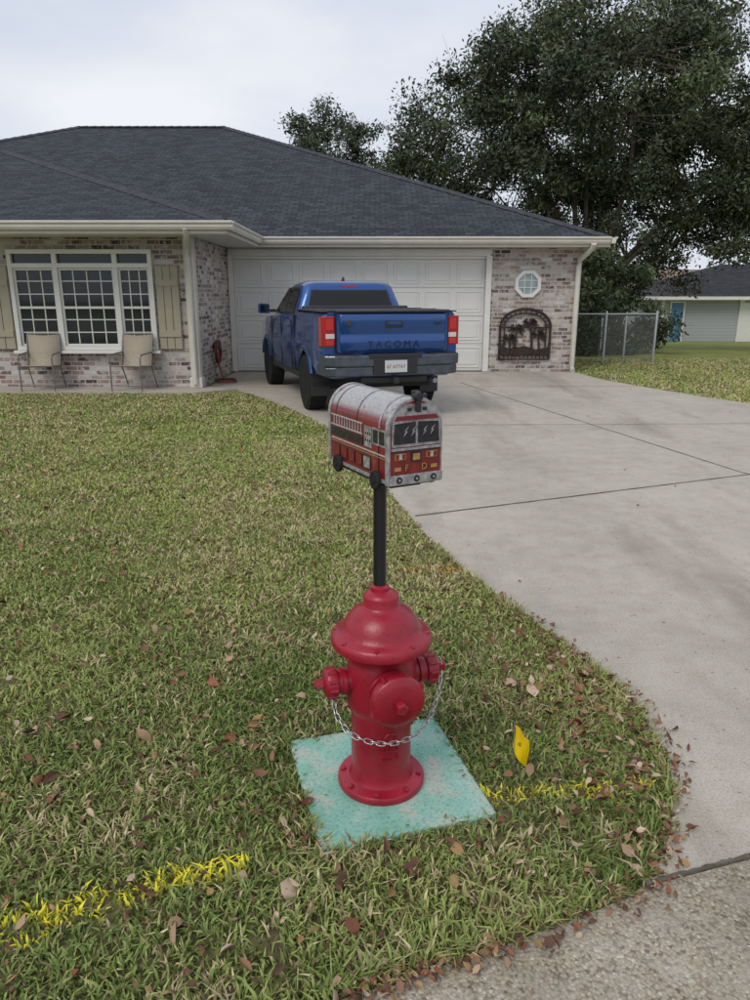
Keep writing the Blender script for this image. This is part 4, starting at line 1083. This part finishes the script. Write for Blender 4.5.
def bx(nm,x0,x1,y0_,y1,z0,z1,m,par):
    v=[(x0,y0_,z0),(x1,y0_,z0),(x1,y1,z0),(x0,y1,z0),(x0,y0_,z1),(x1,y0_,z1),(x1,y1,z1),(x0,y1,z1)]
    return pymesh(nm,v,[(0,3,2,1),(4,5,6,7),(0,1,5,4),(1,2,6,5),(2,3,7,6),(3,0,4,7)],m,par)
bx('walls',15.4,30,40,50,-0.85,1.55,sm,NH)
sh=shingle_mat('neighbour_shingles',0,1,(0.035,0.035,0.04))
xa,xb,ya,yb,z=14.9,30.5,39.4,50.6,1.5
d=(yb-ya)/2
pymesh('roof',[(xa,ya,z),(xb,ya,z),(xb,yb,z),(xa,yb,z),(xa+d,ya+d,z+0.33*d),(xb-d,ya+d,z+0.33*d)],[(0,1,5,4),(2,3,4,5),(1,2,5),(3,0,4)],sh,NH)
bx('fascia',14.88,30.5,39.36,39.4,1.35,1.52,M['white'],NH); bx('fascia_side',14.86,14.9,39.4,50.6,1.35,1.52,M['white'],NH)
bx('soffit',14.9,30.5,39.4,40,1.36,1.38,M['white'],NH)
bluedoor=mat('blue_door_paint',(0.08,0.21,0.36),0.5,vscale=2,vamt=0.1)
bx('door',15.85,16.5,39.95,39.99,-0.8,1.2,bluedoor,NH)
for a,b in ((15.77,15.85),(16.5,16.58)): bx('door_trim',a,b,39.93,39.99,-0.82,1.28,M['white'],NH)
bx('door_head',15.85,16.5,39.93,39.99,1.2,1.28,M['white'],NH)
bx('corner_board',15.36,15.48,39.96,40.02,-0.85,1.36,M['white'],NH); bx('corner_board_mid',19.5,19.75,39.94,39.99,-0.85,1.36,M['white'],NH)
bx('garage_door',19.75,24,39.955,39.99,-0.83,1.2,M['white'],NH)
DH=empty('tan_house'); tanw=mat('tan_wall',(0.34,0.27,0.20),0.9,vscale=3,vamt=0.15); tanr=mat('brown_roof',(0.22,0.15,0.115),0.95,vscale=2,vamt=0.25)
bx('walls',21.2,34,60,70,-0.85,1.7,tanw,DH)
pymesh('roof',[(20.6,59.5,1.6),(34.5,59.5,1.6),(34.5,70.5,1.6),(20.6,70.5,1.6),(24.5,65,3.7),(30,65,3.7)],[(0,1,5,4),(2,3,4,5),(1,2,5),(3,0,4)],tanr,DH)
bx('window',23,24.6,59.95,59.99,-0.1,1.2,M['glass'],DH)

# ------------------------------------------------------------------ trees
def leafcloud(centres,radii,counts,size,tint,flat=0.65):
    Vs=[];Cs=[]
    for c,r,n,t in zip(centres,radii,counts,tint):
        p=rng.normal(0,1,(n,3)); p/=np.linalg.norm(p,axis=1)[:,None]+1e-9
        p*=(rng.random((n,1))**0.5)*r*(0.7+0.65*rng.random((n,1))); p[:,2]*=flat
        p+=c
        a=rng.normal(0,1,(n,3)); a/=np.linalg.norm(a,axis=1)[:,None]
        b=np.cross(a,rng.normal(0,1,(n,3))); b/=np.linalg.norm(b,axis=1)[:,None]
        s=size*(0.6+0.8*rng.random((n,1)))
        q=np.stack([p-a*s,p+b*s*0.42,p+a*s,p-b*s*0.42],1)
        Vs.append(q.reshape(-1,3))
        col=np.array(t)[None,:]*(0.6+0.8*rng.random((n,1)))
        Cs.append(np.repeat(col,4,axis=0))
    V=np.concatenate(Vs);C=np.concatenate(Cs)
    F=np.arange(len(V)).reshape(-1,4)
    return V,F,C
def tree(name,base,lobes,nclump,per,size,fork,rt,green,stems=5,rc=(0.55,1.0),seed=1):
    rnd=random.Random(seed)
    T_=empty(name,(0,0,0)); items=[]
    base=Vector(base); centres=[];radii=[];tints=[]
    vols=[l[1][0]*l[1][1]*l[1][2] for l in lobes]
    fk=base+Vector((rnd.uniform(-.2,.2),rnd.uniform(-.2,.2),fork))
    items.append(([base-Vector((0,0,0.2)),base+Vector((0,0,fork*0.4)),fk],[rt*1.35,rt,rt*0.9]))
    for li,(c,r) in enumerate(lobes):
        c=Vector(c); n=max(4,int(nclump*vols[li]/sum(vols)))
        ns=max(2,int(stems*vols[li]/max(vols))); tips=[]
        for s in range(ns):
            tgt=c+Vector((rnd.uniform(-.5,.5)*r[0],rnd.uniform(-.5,.5)*r[1],rnd.uniform(-.5,.35)*r[2]))
            mid=fk.lerp(tgt,0.5)+Vector((rnd.uniform(-.5,.5),rnd.uniform(-.5,.5),rnd.uniform(0.0,0.6)))
            q1=fk.lerp(mid,0.5)+Vector((rnd.uniform(-.2,.2),rnd.uniform(-.2,.2),rnd.uniform(-.1,.2)))
            items.append(([fk,q1,mid,mid.lerp(tgt,0.55)+Vector((rnd.uniform(-.2,.2),0,rnd.uniform(-.2,.2))),tgt],[rt*0.5,rt*0.36,rt*0.26,rt*0.16,rt*0.07]))
            tips+= [mid,mid.lerp(tgt,0.5),tgt]
        for k in range(n):
            while True:
                p=Vector((rnd.uniform(-1,1),rnd.uniform(-1,1),rnd.uniform(-1,1)))
                if 0.3<p.length<1.0 and (p.length>0.6 or rnd.random()<0.4): break
            pos=c+Vector((p.x*r[0],p.y*r[1],p.z*r[2]))
            centres.append(np.array(pos)); radii.append(rnd.uniform(*rc))
            b=rnd.uniform(0.55,1.45); tints.append((green[0]*b,green[1]*b,green[2]*b*rnd.uniform(0.8,1.1)))
            near=min(tips,key=lambda t:(t-pos).length)
            m=near.lerp(pos,0.5)+Vector((rnd.uniform(-.2,.2),rnd.uniform(-.2,.2),rnd.uniform(-.15,.25)))
            items.append(([near,m,pos],[rt*0.10,rt*0.055,rt*0.02]))
            for u in range(3):
                e=pos+Vector((rnd.gauss(0,1),rnd.gauss(0,1),rnd.gauss(0.2,0.8)))*0.4
                items.append(([pos,e],[rt*0.02,rt*0.008]))
    multi_tube('trunk_and_limbs',items,M['bark'],T_,6)
    counts=[max(20,int(per*(r/rc[1])**2*rnd.uniform(0.5,1.3))) for r in radii]
    V,F,C=leafcloud(centres,radii,counts,size,tints)
    np_mesh('crown_foliage',V,F,M['foliage'],C,T_)
G1=(0.080,0.098,0.056)
tree('live_oak_tree',(7.6,27,gz(27)),[((7.6,27,7.9),(4.4,4.3,3.3)),((3.2,27.6,6.5),(2.7,2.6,2.4)),((1.9,28,5.4),(2.0,2.0,1.7)),((11.2,27,6.0),(2.6,3,3.2)),((10.0,26.3,4.2),(3.2,2.4,1.5)),((4.6,27.2,8.5),(2.3,2.2,2.0)),((6.0,28.5,5.2),(3.4,2.5,1.8)),((9.6,27,9.3),(2.6,2.4,1.9)),((9.3,29,2.6),(3.0,1.8,1.3))],680,450,0.072,1.4,0.30,G1,7,(0.40,0.92),3)
tree('live_oak_tree',(-1.9,34.5,gz(34)),[((-2.2,34.5,7.6),(2.0,2,1.8)),((-0.3,35,7.0),(2.2,2,1.9))],120,330,0.08,3.5,0.2,(0.080,0.098,0.062),4,(0.35,0.8),8)
tree('live_oak_tree',(14.2,25.5,gz(25.5)),[((14.0,25.5,6.1),(2.6,2.6,2.8)),((13.3,25.0,3.9),(2.3,2,1.4))],170,440,0.075,2.0,0.25,(0.065,0.08,0.048),4,(0.45,0.9),12)
def shrub(name,c,r,n,per,col,size=0.07):
    rnd=random.Random(n); root=empty(name,(0,0,0)); cs=[];rs=[];ts=[];items=[]
    g=Vector((c[0],c[1],gz(c[1])))
    for i in range(n):
        p=Vector((rnd.gauss(0,.45)*r[0],rnd.gauss(0,.45)*r[1],rnd.uniform(-1,1)*r[2])); q_=Vector(c)+p
        cs.append(np.array(q_)); rs.append(rnd.uniform(0.3,0.6)); b=rnd.uniform(0.6,1.3); ts.append(tuple(k*b for k in col))
        items.append(([g+Vector((p.x*0.15,p.y*0.15,0)),g.lerp(q_,0.6),q_],[0.04,0.025,0.008]))
    multi_tube('stems',items,M['bark'],root,5)
    V,F,C=leafcloud(cs,rs,[per]*n,size,ts,0.8); np_mesh('shrub_foliage',V,F,M['foliage'],C,root)
shrub('shrub',(7.6,24,1.3),(1.4,1.2,1.5),40,300,(0.075,0.095,0.05))
shrub('shrub',(6.2,22.5,1.3),(0.9,1.0,1.6),30,280,(0.07,0.09,0.045))
cs=[];rs=[];ts=[];cn=[]
rnd=random.Random(5)
for i in range(520):
    x=rnd.uniform(-70,80); y=rnd.uniform(78,92); top=6.5+3.2*math.sin(x*0.13)+2.0*math.sin(x*0.31+1)
    z=rnd.uniform(-0.5,max(3,top)); cs.append(np.array((x,y,z))); rs.append(rnd.uniform(1.0,2.2)); b=rnd.uniform(0.6,1.3); ts.append((0.085*b,0.10*b,0.075*b)); cn.append(110)
V,F,C=leafcloud(cs,rs,cn,0.36,ts,0.85); np_mesh('distant_trees',V,F,M['foliage'],C)
